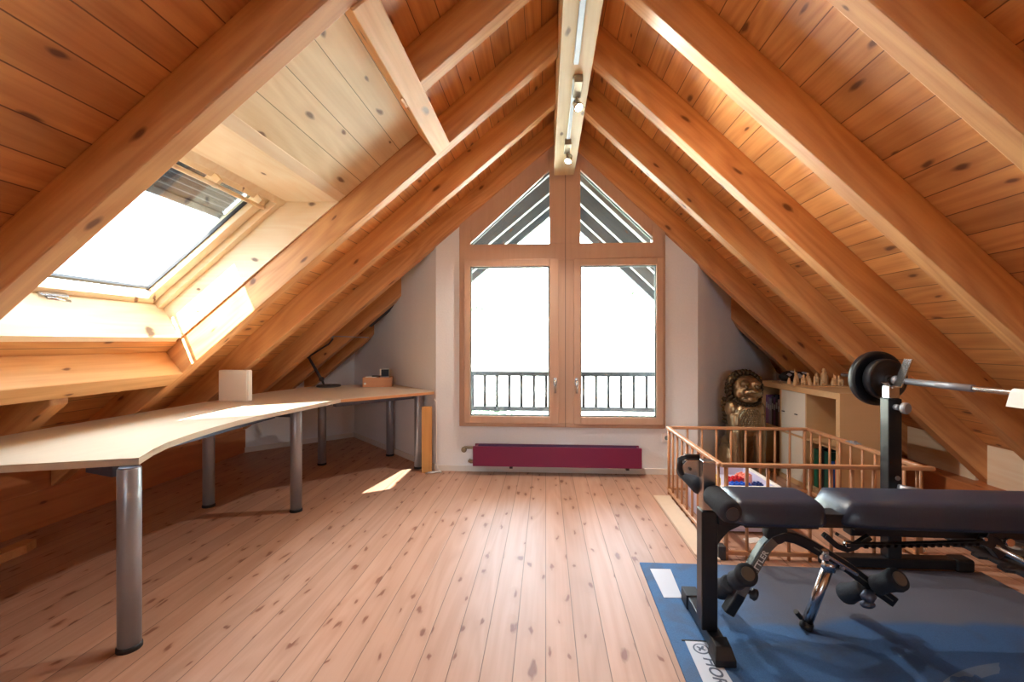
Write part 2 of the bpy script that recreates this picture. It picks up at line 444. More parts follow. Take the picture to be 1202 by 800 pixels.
WY = 4.10
A_, B_, C_ = Vector((-1.018, WY, 0)), Vector((-2.395, 5.477, 0)), Vector((-3.25, 4.622, 0))
D_, E_, F_ = Vector((1.362, WY, 0)), Vector((2.73, 5.468, 0)), Vector((3.3, 4.898, 0))
wx0, wx1, wz0 = -.792, 1.068, .419
b = MB()
b.box(A_.x, D_.x, WY, WY+.26, 0, wz0)
b.prism([(A_.x, WY, wz0), (wx0, WY, wz0), (wx0, WY, zbl(wx0)), (A_.x, WY, zbl(A_.x))], (0, .26, 0))
b.prism([(wx1, WY, wz0), (D_.x, WY, wz0), (D_.x, WY, zbr(D_.x)), (wx1, WY, zbr(wx1))], (0, .26, 0))
tag(b.build('wall_gable', M['wall']), 'white plaster gable wall around the window', 'wall', kind='structure')
def diag(name, p, q, zf, nrm, label):
    b = MB(); d = (q-p)
    n = Vector(nrm).normalized()*.2
    pts = [p, q, Vector((q.x, q.y, zf(q.x)+.02)), Vector((p.x, p.y, zf(p.x)+.02))]
    b.prism(pts, n)
    tag(b.build(name, M['wall']), label, 'wall', kind='structure')
    s = MB(); nn = -Vector(nrm).normalized()*.012
    s.prism([p+nn*0, q, q+Vector((0, 0, .055)), p+Vector((0, 0, .055))], nn)
    tag(s.build(name.replace('wall', 'baseboard'), M['skirt']), kind='structure')
diag('wall_recess_left', A_, B_, zbl, (1, 1, 0), 'white wall of the left recess behind the desk end')
diag('wall_corner_left', B_, C_, zbl, (-1, 1, 0), 'white wall in the left corner behind the desk lamp')
diag('wall_recess_right', D_, E_, zbr, (-1, 1, 0), 'shaded white wall of the right recess behind the lion')
diag('wall_corner_right', E_, F_, zbr, (1, 1, 0), 'dark white wall in the right corner')
s = MB(); s.box(A_.x, D_.x, WY-.012, WY, 0, .05)
tag(s.build('baseboard_gable', M['skirt']), kind='structure')
# left knee: sill beam at the rafters' feet, board closing the eave
b = MB(); b.box(-3.40, -3.23, YB, 4.64, 0, .245)
tag(b.build('trim_left', M['sill'], bevel=.006), 'low pine sill beam along the left side under the rafters', 'sill beam', kind='structure')
b = MB(); b.box(-3.26, -3.235, YB, 4.6, .245, .50)
tag(b.build('wall_left', M['sill']), kind='structure')
b = MB(); b.box(2.98, 3.40, YB, 4.9, 0, .188)
tag(b.build('trim_right', M['sill'], bevel=.006), 'low pine sill beam along the right side under the rafters', 'sill beam', kind='structure')
# blocking boards between the right rafters' feet
ys = [YB]+[LY[k] for k in (6, 5, 4, 3, 2, 1)]
b = MB()
for i, y in enumerate(ys[1:]):
    y0 = ys[i]+(TH if i else 0)
    b.prism([(3.115, y0, .188), (3.14, y0, .188), (3.14, y0, zbr(3.14)), (3.115, y0, zbr(3.115))], (0, y-y0, 0))
tag(b.build('wall_right', M['lining']), 'pale blocking boards between the feet of the right rafters', 'wall', kind='structure')
# rear gable behind the viewer; unseen opening added to let in fill light
b = MB()
yr = YB
b.prism([(-3.45, yr, 0), (-.95, yr, 0), (-.95, yr, zbl(-.95)), (-3.45, yr, zbl(-3.45))], (0, -.2, 0))
b.prism([(1.25, yr, 0), (3.45, yr, 0), (3.45, yr, zbr(3.45)), (1.25, yr, zbr(1.25))], (0, -.2, 0))
b.box(-.95, 1.25, yr-.2, yr, 0, 1.5)
b.prism([(-.95, yr, 2.0), (1.25, yr, 2.0), (1.25, yr, zbr(1.25)), (XR, yr, ZR), (-.95, yr, zbl(-.95))], (0, -.2, 0))
tag(b.build('wall_rear', M['wall']), kind='structure')

# ------------------------------------------------------------------ gable window
win = thing('window_1', 'tall wooden gable window with two casements and two triangular top panes', 'window', (0, 0, 0), kind='structure')
y0, y1 = WY-.035, WY+.06
mx0, mx1 = .034, .313                        # centre post (upper part)
zt0, zt1 = 1.935, 2.082                      # transom
b = MB()
b.box(wx0, -.735, y0, y1, wz0, zbl(-.735)); b.box(1.045, wx1, y0, y1, wz0, zbr(1.045))   # jambs
b.box(-.735, 1.045, y0, y1, wz0, .452)
b.box(.105, .262, y0, y1, .452, zt0)
b.box(-.735, 1.045, y0, y1, zt0, zt1)
b.box(mx0, mx1, y0, y1, zt1, 3.16)
# head pieces above the triangular panes
b.prism([(-.735, y0, zt1), (-.688, y0, zt1), (-.688, y0, 2.094), (-.688, y0, zbl(-.688)), (-.735, y0, zbl(-.735))], (0, y1-y0, 0))
b.prism([(-.688, y0, 2.100), (mx0, y0, 2.752), (mx0, y0, zbl(mx0)), (-.688, y0, zbl(-.688))], (0, y1-y0, 0))
b.prism([(mx1, y0, 2.748), (.955, y0, 2.13), (.955, y0, zbr(.955)), (mx1, y0, zbr(mx1))], (0, y1-y0, 0))
b.box(.955, 1.045, y0, y1, zt1, zbr(1.045)-.0)
b.build('window_frame', M['window'], win, bevel=.004)
b = MB(); b.box(.176, .180, y0-.004, y0, wz0, 2.70); b.build('joint_strip', M['darkgrey'], win)
def casement(x0, x1, gx0, gx1, hx):
    ya, yb = WY-.062, WY+.01
    z0, z1, gz0, gz1 = .452, zt0+.005, .517, 1.877
    b = MB()
    b.box(x0, gx0, ya, yb, z0, z1); b.box(gx1, x1, ya, yb, z0, z1)
    b.box(gx0, gx1, ya, yb, z0, gz0); b.box(gx0, gx1, ya, yb, gz1, z1)
    s = b.build('casement', M['window'], win, bevel=.005)
    g = MB(); g.box(gx0, gx1, WY-.02, WY-.014, gz0, gz1); g.build('pane', M['glass'], s)
    e = MB()
    for (a, c, d, f) in ((gx0, gx0+.012, gz0, gz1), (gx1-.012, gx1, gz0, gz1), (gx0, gx1, gz0, gz0+.012), (gx0, gx1, gz1-.012, gz1)):
        e.box(a, c, WY-.03, WY-.021, d, f)
    e.build('glazing_strip', M['whitegrey'], s)
    h = MB(); h.box(hx-.014, hx+.014, ya-.008, ya, .80, .87)
    h.tube([(hx, ya-.006, .845), (hx, ya-.04, .845), (hx, ya-.045, .835), (hx, ya-.045, .735)], .009, 8)
    h.build('handle', M['chrome'], s)
M['whitegrey'] = plain('glazing_bead', (120, 140, 140), .5)
casement(-.745, .118, -.688, .034, .085)
casement(.25, 1.046, .313, .985, .275)
b = MB()
b.prism([(-.688, WY+.0, zt1), (mx0, WY, zt1), (mx0, WY, 2.752), (-.688, WY, 2.100)], (0, .006, 0))
b.build('fixed_pane', M['glass'], win)
b = MB()
b.prism([(mx1, WY, zt1), (.955, WY, zt1), (.955, WY, 2.13), (mx1, WY, 2.748)], (0, .006, 0))
b.build('fixed_pane', M['glass'], win)
for pts in ([(-.688, 2.094), (mx0, 2.745)], [(mx1, 2.742), (.955, 2.125)]):
    (xa, za), (xb, zb2) = pts
    e = MB(); e.prism([(xa, WY-.012, za), (xb, WY-.012, zb2), (xb, WY-.012, zb2-.022), (xa, WY-.012, za-.022)], (0, .01, 0))
    e.build('glazing_strip', M['whitegrey'], win)

# ------------------------------------------------------------------ skylight
sky = thing('window_2', 'roof skylight in a splayed pale pine lining with a half lowered dark shutter', 'skylight', kind='structure')
FYa, FYb = SKY0+.03, SKY1-.012               # lining sides
def L(x, off, y): return (x, y, 2.9158+SL*x+off)
ga = dict(xb=-2.44, ob=.51, xt=-1.63, ot=.51)     # frame opening (inner face of lining)
b = MB()
def quad(p, q, r, s, n):
    b.prism([p, q, r, s], n)
# bottom (almost vertical), top (level), sides
quad((-2.335, FYa, 1.222), (-2.335, FYb, 1.222), (-2.455, FYb, 1.43), (-2.455, FYa, 1.43), (-.03, 0, -.012))
quad((-1.295, FYa, 2.07), (-1.295, FYb, 2.07), (-1.63, FYb, 2.075), (-1.63, FYa, 2.075), (0, 0, .025))
b.build('lining', M['lining'], sky)
b = MB()
for y, n in ((FYb, .02), (FYa, -.02)):
    quad((-2.335, y, 1.222), (-1.295, y, 2.07), (-1.63, y, 2.075), (-2.455, y, 1.43), (0, n, 0))
b.build('lining', M['lining_x'], sky)
# board-level trim around the opening (bottom ledge end grain and side cover)
b = MB()
b.prism([(-2.335, FYa, 1.222), (-2.335, FYb, 1.222), (-2.435, FYb, 1.132), (-2.435, FYa, 1.132)], (-.02, 0, .03))
b.prism([(-1.25, FYa, 2.105), (-1.25, FYb, 2.105), (-1.295, FYb, 2.07), (-1.295, FYa, 2.07)], (0, 0, .03))
b.build('cover_trim', M['lining'], sky)
# frame and sash in the roof plane
def roofbox(b, xa, xb, ya, yb, o0, o1):
    pts = [L(xa, o0, ya), L(xb, o0, ya), L(xb, o0, yb), L(xa, o0, yb)]
    n = Vector((-SL, 0, 1)).normalized()*((o1-o0)*cl)
    b.prism(pts, n)
b = MB()
roofbox(b, -1.60, -1.66, FYa-.02, FYb+.02, .50, .66); roofbox(b, -2.44, -2.52, FYa-.02, FYb+.02, .50, .56)
roofbox(b, -1.60, -2.50, FYb-.045, FYb+.02, .51, .66); roofbox(b, -1.60, -2.50, FYa-.02, FYa+.045, .51, .66)
b.build('skylight_frame', M['lining_x'], sky, bevel=.003)
b = MB()
roofbox(b, -1.665, -1.73, FYa+.05, FYb-.05, .56, .66); roofbox(b, -2.435, -2.49, FYa+.05, FYb-.05, .555, .64)
roofbox(b, -1.66, -2.49, FYb-.12, FYb-.05, .56, .66); roofbox(b, -1.66, -2.49, FYa+.05, FYa+.12, .56, .66)
sash = b.build('sash', M['lining_x'], sky, bevel=.004)
b = MB(); roofbox(b, -1.73, -2.435, FYa+.12, FYb-.12, .63, .635); b.build('pane', M['glass'], sash)
b = MB()
roofbox(b, -1.73, -2.435, FYb-.13, FYb-.12, .605, .629); roofbox(b, -2.42, -2.435, FYa+.12, FYb-.12, .605, .629)
b.build('gasket', M['darkgrey'], sash)
# control bar along the top, latch at the bottom
b = MB()
for y in (FYb-.16, FYb-.50, FYb-.86):
    roofbox(b, -1.675, -1.72, y-.012, y+.012, .50, .585)
roofbox(b, -1.665, -1.72, FYa+.1, FYb-.1, .57, .59)
b.tube([L(-1.70, .49, FYa+.08), L(-1.70, .49, FYb-.12)], .012, 10)
b.build('control_bar', M['lining'], sash)
b = MB()
roofbox(b, -2.435, -2.465, 2.02, 2.15, .52, .55); b.tube([L(-2.445, .515, 2.05), L(-2.445, .505, 2.16)], .010, 8)
b.build('latch', M['chrome'], sash)
# outer shutter, partly rolled down
b = MB()
roofbox(b, -1.64, -2.065, FYa-.02, FYb+.02, .80, .815)
mS = FL.copy(); mS.translation = Vector(L(-1.64, .80, FYa))
o = b.build('shutter', M['shutter'], sky, M=mS)
b = MB(); roofbox(b, -2.05, -2.085, FYa-.02, FYb+.02, .785, .82); b.build('shutter_rail', M['darkgrey'], sky)
# outer casing: the roof build-up around the opening
b = MB()
roofbox(b, -1.00, -1.31, FYa-.25, FYb+.25, .36, .70); roofbox(b, -2.44, -2.75, FYa-.25, FYb+.25, .36, .70)
roofbox(b, -1.10, -2.75, FYb+.02, FYb+.3, .36, .70); roofbox(b, -1.10, -2.75, FYa-.3, FYa-.02, .36, .70)
b.build('outer_casing', M['darkgrey'], sky)

# ------------------------------------------------------------------ track light on the ridge beam
tr = thing('track_light', 'slim white track with two lit spotlights under the ridge beam', 'track light', (.165, 2.9, 2.70))
O = tr.location
b = MB(O); b.box(.148, .176, .6, 2.40, 2.672, 2.70); b.box(.155, .178, 2.55, 3.30, 2.680, 2.70)
b.build('rail', M['steel'], tr, bevel=.003)
def spot(y, aim, x=.172, cone=2.4, watts=60.):
    b = MB(O); b.box(x-.024, x+.024, y-.19, y-.02, 2.655, 2.70)
    b.tube([(x, y-.03, 2.66), (x, y-.01, 2.63)], .008, 8)
    h = b.build('spot_head', M['darkgrey2'], tr, bevel=.004)
    c = Vector((x+.012, y, 2.615)); a = Vector(aim).normalized()
    b = MB(O); b.lathe([(.012, -.05), (.022, -.045), (.028, 0), (.030, .012), (.024, .012), (.0235, .004)], c, a, 16)
    b.build('lamp_shade', M['chrome'], h)
    b = MB(O); b.lathe([(.001, .005), (.023, .005), (.0235, .010), (.001, .014)], c, a, 16)
    b.build('bulb', M['bulb'], h)
    li = bpy.data.lights.new('spot_lamp', 'SPOT'); li.energy = watts; li.spot_size = cone; li.spot_blend = .6; li.shadow_soft_size = .03
    li.color = (1, .94, .85)
    lo = bpy.data.objects.new('spot_lamp', li); COL.objects.link(lo)
    lo.parent = h; lo.location = c+a*.03-Vector(O)
    lo.rotation_euler = a.to_track_quat('-Z', 'Y').to_euler()
M['darkgrey2'] = plain('spot_grey', (150, 140, 120), .4, .6)
spot(2.72, (.30, -.45, -.8), .185, 2.5, 75.)
spot(3.52, (-.25, -.35, -.85), .165, 2.3, 55.)

# ------------------------------------------------------------------ radiator, socket
rad = thing('radiator', 'low wide magenta radiator under the gable window', 'radiator', (.1, 4.0, .06))
O = rad.location
b = MB(O); b.box(-.650, .838, 3.955, 3.975, .085, .262); b.build('front_panel', M['red'], rad, bevel=.004)
b = MB(O); b.box(-.645, .833, 4.06, 4.075, .085, .262)
for x in (-.62, .815): b.box(x-.012, x+.012, 3.975, 4.06, .10, .255)
b.build('back_panel', M['red'], rad, bevel=.003)
b = MB(O)
for i in range(3): b.box(-.605, .80, 3.985+i*.026, 3.992+i*.026, .11, .266)
b.build('top_grille', M['reddark'], rad)
for x in (-.31, .72):
    b = MB(O); b.box(x-.014, x+.014, 3.985, 4.10, .06, .085); b.build('bracket', M['black'], rad)
b = MB(O)
b.tube([(-.60, 4.02, .235), (-.735, 4.02, .235)], .013, 10); b.lathe([(.022, 0), (.026, .03), (.02, .045)], (-.735, 4.02, .222), (0, -1, 0), 14)
b.build('valve', M['brass'], rad)
b = MB(O)
b.tube([(-.60, 4.02, .11), (-.69, 4.02, .11), (-.70, 4.05, .105), (-.70, 4.10, .105)], .011, 10)
b.lathe([(.017, -.02), (.017, .02)], (-.665, 4.02, .11), (1, 0, 0), 12)
b.build('valve', M['brass'], rad)
so = MB((1.085, WY, .33)); so.box(1.045, 1.125, WY-.012, WY, .29, .37)
so = tag(so.build('wall_socket', M['white'], bevel=.004), 'white wall socket right of the radiator', 'socket')
b = MB((1.085, WY, .33)); b.lathe([(.020, 0), (.018, .004)], (1.085, WY-.012, .33), (0, -1, 0), 16); b.build('outlet', M['whitegrey'], so)

# ------------------------------------------------------------------ desk
ZD = .74
desk = thing('desk', 'long pale corner desk on round steel legs along the left side', 'desk', (-2.0, 3.0, 0))
O = desk.location
front = [(-1.600, 1.670), (-1.67, 1.81), (-1.718, 1.94), (-1.752, 2.11), (-1.772, 2.30), (-1.778, 2.47), (-1.768, 2.63), (-1.748, 2.79), (-1.715, 2.96), (-1.67, 3.20), (-1.624, 3.46)]
jb = (-2.40, 4.30)
topA = front+[jb, (-2.53, 3.80), (-2.63, 2.2), (-2.63, 1.34)]
topB = [(-1.624, 3.46), (-1.020, 4.045), (-1.60, 4.655), (-1.98, 4.60), (-2.31, 4.44), jb]
for nm, poly in (('tabletop', topA), ('tabletop', topB)):
    b = MB(O); b.prism([(x, y, ZD-.006) for x, y in poly], (0, 0, .006)); tp = b.build(nm, M['desk'], desk)
    b = MB(O); b.prism([(x, y, ZD-.028) for x, y in poly], (0, 0, .0215)); b.build('edge_band', M['desk'] if poly is topA else M['deskedge'], tp)
def leg(x, y, r, ztop):
    b = MB(O); b.lathe([(r, .018), (r, ztop-.004), (r-.003, ztop)], (x, y, 0), n=24); lg = b.build('leg', M['steel'], desk)
    b = MB(O); b.lathe([(r+.004, 0), (r+.004, .014), (r-.002, .022)], (x, y, 0), n=24); b.build('foot', M['blackm'], lg)
    b = MB(O); b.lathe([(r-.002, ztop-.001), (r-.006, ztop+.004)], (x, y, 0), n=24); b.build('cap', M['deskmetal'], lg)
M['deskmetal'] = plain('blue_grey_metal', (96, 104, 122), .4, .6)
LEGS = [(-1.625, 1.655), (-2.443, 3.108), (-1.76, 3.06), (-2.169, 4.223), (-1.63, 4.60), (-1.20, 4.16)]
for x, y in LEGS: leg(x, y, .038, ZD-.033)
b = MB(O)
def bar(p, q): b.sqtube([(p[0], p[1], ZD-.052), (q[0], q[1], ZD-.052)], .05, .045)
bar((-1.69, 1.68), (-1.86, 1.735)); bar((-1.76, 3.06), (-2.443, 3.108)); bar((-1.20, 4.16), (-1.63, 4.60)); bar((-1.90, 1.80), (-1.90, 3.0)); bar((-1.72, 3.55), (-1.24, 4.10)); bar((-2.44, 3.12), (-2.17, 4.2))
b.build('underframe', M['deskmetal'], desk)

# things on the desk
wb = thing('white_box', 'thin square white box standing on the desk', 'box', (-2.37, 3.27, ZD))
O = wb.location
b = MB(O); b.box(-2.487, -2.262, 3.262, 3.318, ZD, ZD+.238); b.build('body', M['white'], wb, bevel=.006)
b = MB(O); b.box(-2.258, -2.254, 3.268, 3.312, ZD+.004, ZD+.234); b.box(-2.262, -2.258, 3.28, 3.30, ZD+.02, ZD+.22); b.build('side_panel', M['paper'], wb, bevel=.001)

lamp = thing('desk_lamp', 'dark jointed desk lamp with a flat bar head on the corner of the desk', 'desk lamp', (-2.19, 4.40, ZD))
O = lamp.location; lx, ly = -2.19, 4.40
b = MB(O); b.lathe([(.115, 0), (.115, .012), (.108, .018), (.02, .022)], (lx, ly, ZD), n=28); b.build('base', M['lampdark'] if 'lampdark' in M else M['darkgrey'], lamp)
b = MB(O); b.tube([(lx-.05, ly, ZD+.015), (lx-.075, ly, ZD+.08), (lx-.21, ly, ZD+.30)], .011, 8); b.lathe([(.02, -.02), (.02, .02)], (lx-.075, ly, ZD+.075), (0, 1, 0), 12)
b.tube([(lx-.10, ly+.012, ZD+.07), (lx-.22, ly+.012, ZD+.285)], .004, 6)
b.build('lower_arm', M['darkgrey'], lamp)
b = MB(O); b.tube([(lx-.21, ly, ZD+.30), (lx+.0, ly, ZD+.43), (lx+.04, ly, ZD+.475), (lx+.04, ly, ZD+.505)], .009, 8); b.lathe([(.016, -.016), (.016, .016)], (lx-.21, ly, ZD+.30), (0, 1, 0), 12)
b.build('upper_arm', M['darkgrey'], lamp)
b = MB(O); b.sqtube([(lx+.01, ly, ZD+.51), (lx+.41, ly-.01, ZD+.495)], .035, .010); b.lathe([(.016, -.014), (.016, .014)], (lx+.04, ly-.012, ZD+.50), (0, 1, 0), 12)
b.build('lamp_head', M['steel'], lamp)

bx = thing('wooden_tray', 'small open wooden desk tray against the recess wall', 'tray', (-1.70, 4.455, ZD), math.radians(14))
def lbox(b, *a): b.box(*a); return b
b = MB()
b.box(-.14, .14, -.075, -.063, 0, .095); b.box(-.14, .14, .063, .075, 0, .095); b.box(-.14, -.128, -.063, .063, 0, .095); b.box(.128, .14, -.063, .063, 0, .095); b.box(-.128, .128, -.063, .063, 0, .01)
b.build('tray_body', M['deskedge'], bx, bevel=.003)
b = MB(); b.lathe([(.012, 0), (.012, .002)], (-.118, -.0755, .035), (0, -1, 0), 12); b.build('pull_hole', M['paper'], bx)
R14 = Matrix.Rotation(math.radians(14), 4, 'Z'); R14.translation = Vector((-1.70, 4.455, ZD))
b = MB(); b.box(-.125, .0, -.06, .05, .012, .094); b.box(-.12, -.01, -.058, .045, .0945, .101)
o = tag(b.build('paper_stack', M['paper'], M=Matrix.Identity(4), bevel=.002), 'stack of white paper slips in the wooden tray', 'papers'); o.matrix_world = R14
b = MB(); b.box(-.055, .045, -.055, -.02, .102, .112)
o = tag(b.build('dark_notebook', M['blackm'], M=Matrix.Identity(4), bevel=.002), 'small dark notebook lying on the papers in the tray', 'notebook'); o.matrix_world = R14
dc = thing('cube_clock', 'little white cube with a dark face in the wooden tray', 'clock', R14 @ Vector((.062, .01, .012)), math.radians(14))
b = MB(); b.box(-.045, .045, -.04, .04, 0, .165); b.build('case', M['white'], dc, bevel=.004)
b = MB(); b.box(-.03, .045, -.0425, -.040, .088, .160); b.build('screen', M['screen'] if 'screen' in M else M['black'], dc, bevel=.001)

b = MB((-1.085, 4.035, 0)); b.box(-.045, .045, -.02, .02, 0, .60, Matrix.Translation((-1.085, 4.035, 0)) @ Matrix.Rotation(math.radians(8), 4, 'Z'))
tag(b.build('spare_plank', M['oak'], bevel=.003), 'short orange wooden plank standing against the wall behind the desk leg', 'plank')
b = MB((-1.005, 4.04, 0))
b.tube([(-1.03, 4.085, .66), (-1.012, 4.085, .64), (-1.010, 4.08, .4), (-1.006, 4.07, .12), (-.99, 4.055, .03), (-.96, 4.04, .012), (-1.02, 3.99, .01), (-1.08, 3.98, .008), (-1.03, 4.03, .006), (-.95, 4.03, .006)], .006, 6)
tag(b.build('white_cable', M['white']), 'loose white cable hanging down beside the desk end', 'cable')
# offcut board on the floor under the desk
b = MB((-3.0, 2.30, 0))
b.prism([(-3.02, 2.0, 0), (-2.93, 2.0, 0), (-2.93, 2.36, 0), (-2.955, 2.43, 0), (-3.02, 2.43, 0)], (0, 0, .05))
tag(b.build('wood_offcut', M['offcut'], bevel=.003), 'pine offcut lying on the floor under the desk', 'wood offcut')

# ------------------------------------------------------------------ play pen
px0, px1, py0, py1, ph = .965, 2.035, 2.53, 3.60, .527
pen = thing('play_pen', 'square wooden play pen with round rods on the floor behind the bench', 'play pen', ((px0+px1)/2, (py0+py1)/2, 0))
O = pen.location
def penrail(p, q, z, w=.03, h=.022, name='top_rail'):
    v = Vector(q)-Vector(p); m = Matrix.Rotation(math.atan2(v.y, v.x), 4, 'Z'); m.translation = Vector((p[0], p[1], z))-Vector(O)
    b = MB(); b.box(0, v.length, -w/2, w/2, -h/2, h/2)
    o = b.build(name, M['rail'], None, M=Matrix.Identity(4), bevel=.005); o.parent = pen; o.matrix_local = m
    return o
cs = [(px0, py0), (px1, py0), (px1, py1), (px0, py1)]
for i in range(4):
    p, q = cs[i], cs[(i+1) % 4]
    ext = .045 if i == 0 else 0
    penrail(p, (q[0]+ext, q[1]), ph-.011)
    penrail(p, q, .035, .022, .024, 'bottom_rail')
rod = None
for i in range(4):
    p, q = Vector(cs[i]+(0,)), Vector(cs[(i+1) % 4]+(0,))
    for k in range(10):
        c = p.lerp(q, (k+.25)/9.6)
        if k == 0 or rod is None:
            b = MB(); b.lathe([(.011 if k == 0 else .0085, .0), (.011 if k == 0 else .0085, ph-.022)], (0, 0, 0), n=10)
            rod0 = b.build('corner_post' if k == 0 else 'rod', M['rod'], pen); rod = None if k == 0 else rod0
            rod0.location = c-Vector(O)+Vector((0, 0, .0 if k == 0 else .0))
        else:
            r = rod.copy(); COL.objects.link(r); r.location = c-Vector(O); r.parent = pen
b = MB(O); b.box(px1-.018, px1+.018, 3.04, 3.14, ph-.004, ph+.004); b.lathe([(.009, -.02), (.009, .02)], (px1, 3.09, ph+.003), (1, 0, 0), 10); b.build('hinge', M['steel'], pen)
b = MB(O); b.box(px0-.02, px0+.02, py0-.02, py0+.03, .0, .075); b.build('corner_foot', M['darkgrey'], pen, bevel=.003)
b = MB((.88, 3.0, 0)); b.prism([(.83, 3.50, 0), (.83, 2.55, 0), (.85, 2.515, 0), (.95, 2.49, 0), (.95, 3.50, 0)], (0, 0, .014))
tag(b.build('floor_strip', M['strip'], bevel=.002), 'flat beige board lying on the floor along the left side of the play pen', 'board')

# tub of toys inside the pen
tub = thing('toy_tub', 'white plastic tub full of toys inside the play pen', 'tub', (1.22, 3.05, 0))
O = tub.location
def tubwall(b, x0, x1, y0, y1, z0, z1, t, fl):
    b.prism([(x0+fl, y0+fl, z0), (x1-fl, y0+fl, z0), (x1, y0, z1), (x0, y0, z1)], (0, t, 0)); b.prism([(x0+fl, y1-fl-t, z0), (x1-fl, y1-fl-t, z0), (x1, y1-t, z1), (x0, y1-t, z1)], (0, t, 0))
    b.prism([(x0+fl, y0+fl, z0), (x0+fl, y1-fl, z0), (x0, y1, z1), (x0, y0, z1)], (t, 0, 0)); b.prism([(x1-fl-t, y0+fl, z0), (x1-fl-t, y1-fl, z0), (x1-t, y1, z1), (x1-t, y0, z1)], (t, 0, 0))
    b.box(x0+fl, x1-fl, y0+fl, y1-fl, z0, z0+t)
M['tub'] = plain('lavender_plastic', (206, 204, 226), .35)
b = MB(O); tubwall(b, 1.00, 1.43, 2.84, 3.33, .012, .30, .006, .03); b.build('tub_body', M['tub'], tub)
b = MB(O); b.box(.985, 1.445, 2.825, 2.85, .292, .304); b.box(.985, 1.445, 3.32, 3.345, .292, .304); b.box(.985, 1.01, 2.85, 3.32, .292, .304); b.box(1.42, 1.445, 2.85, 3.32, .292, .304); b.build('rim', M['white'], tub, bevel=.004)
for x in (1.05, 1.37):
    for y in (2.90, 3.26):
        b = MB(O); b.lathe([(.014, 0), (.014, .013)], (x, y, 0), n=10); b.build('foot', M['darkgrey'], tub)
def toy(name, rgb, x, y, w, d, h, label, cat='toy block', rz=0., z=.2):
    n = name; mt = M.get('t%d%d%d' % rgb) or plain('toy_plastic', rgb, .35); M['t%d%d%d' % rgb] = mt
    B = MB(); B.box(-w/2, w/2, -d/2, d/2, 0, h)
    nx, ny = max(1, round(w/.03)), max(1, round(d/.03))
    for i in range(nx):
        for j in range(ny): B.lathe([(.009, h), (.009, h+.008)], (-w/2+w*(i+.5)/nx, -d/2+d*(j+.5)/ny, 0), n=8, smooth=False)
    o = B.build(n, mt, bevel=.002); o.location = (x, y, z); o.rotation_euler = (0, 0, rz)
    return tag(o, label, cat, 'toys in the tub')
toy('toy_block', (26, 84, 190), 1.23, 2.91, .12, .06, .055, 'blue studded toy brick at the front of the toy tub', z=.245)
toy('toy_block', (196, 40, 48), 1.24, 3.02, .10, .06, .05, 'red toy brick behind the blue one in the tub', rz=.4, z=.252)
toy('toy_block', (236, 196, 40), 1.09, 3.0, .09, .07, .05, 'yellow toy brick at the left of the toy tub', rz=-.2, z=.265)
toy('toy_block', (240, 150, 130), 1.33, 3.1, .08, .08, .05, 'pink toy brick behind the others in the tub', rz=.7, z=.25)
toy('toy_block', (36, 60, 120), 1.345, 2.93, .05, .05, .05, 'small dark blue toy brick at the right of the tub', rz=.2, z=.245)
b = MB(O); b.box(1.03, 1.40, 2.875, 3.29, .02, .244); b.build('toy_fill', M['toyfill'] if 'toyfill' in M else M['tub'], tub)
b = MB((1.25, 2.78, 0)); b.box(-.05, .05, -.03, .03, 0, .004, Matrix.Translation((1.25, 2.77, 0)) @ Matrix.Rotation(.25, 4, 'Z'))
tag(b.build('paper_slip', M['paper']), 'white paper slip on the floor inside the play pen', 'paper')

# ------------------------------------------------------------------ shelf unit with statues
P2 = Vector((2.118, 3.36, 0)); phi = math.atan2(2.118-2.052, 4.47-3.36)
SW, SD, SH = 1.12, .385, .82
shf = thing('shelf_unit', 'birch cube shelf with white doors standing behind the play pen', 'shelf', P2, phi)
MS = Matrix.Rotation(phi, 4, 'Z'); MS.translation = P2
b = MB(); b.box(0, SD, 0, SW, SH-.045, SH); b.box(0, SD, 0, SW, 0, .04); b.box(0, SD, 0, .04, .04, SH-.045); b.box(0, SD, SW-.04, SW, .04, SH-.045)
b.build('carcass', M['birch'], shf, bevel=.002)
cw = (SW-.08-.03)/3
b = MB()
for k in (1, 2):
    y = .04+k*cw+(k-1)*.015; b.box(.002, SD, y, y+.015, .04, SH-.045)
for k in range(3):
    y = .04+k*(cw+.015); b.box(.002, SD, y, y+cw, .40, .415)
b.build('divider', M['birch'], shf)
b = MB(); b.box(SD-.012, SD-.004, .04, SW-.04, .04, SH-.045); b.build('back_panel', M['birch'], shf)
yd = .04+cw+.015
M['door'] = plain('white_door', (226, 222, 208), .45)
for z0 in (.042, .418):
    b = MB(); b.box(.004, .020, yd+.002, yd+cw-.002, z0, z0+(.356 if z0 < .1 else SH-.045-z0-.002)); d = b.build('door', M['door'], shf, bevel=.002)
    if z0 > .1:
        for yy in (yd+.12, yd+.30):
            b = MB(); b.box(-.004, .004, yy-.016, yy+.016, z0+.165, z0+.173); b.build('knob', M['darkgrey'], d)
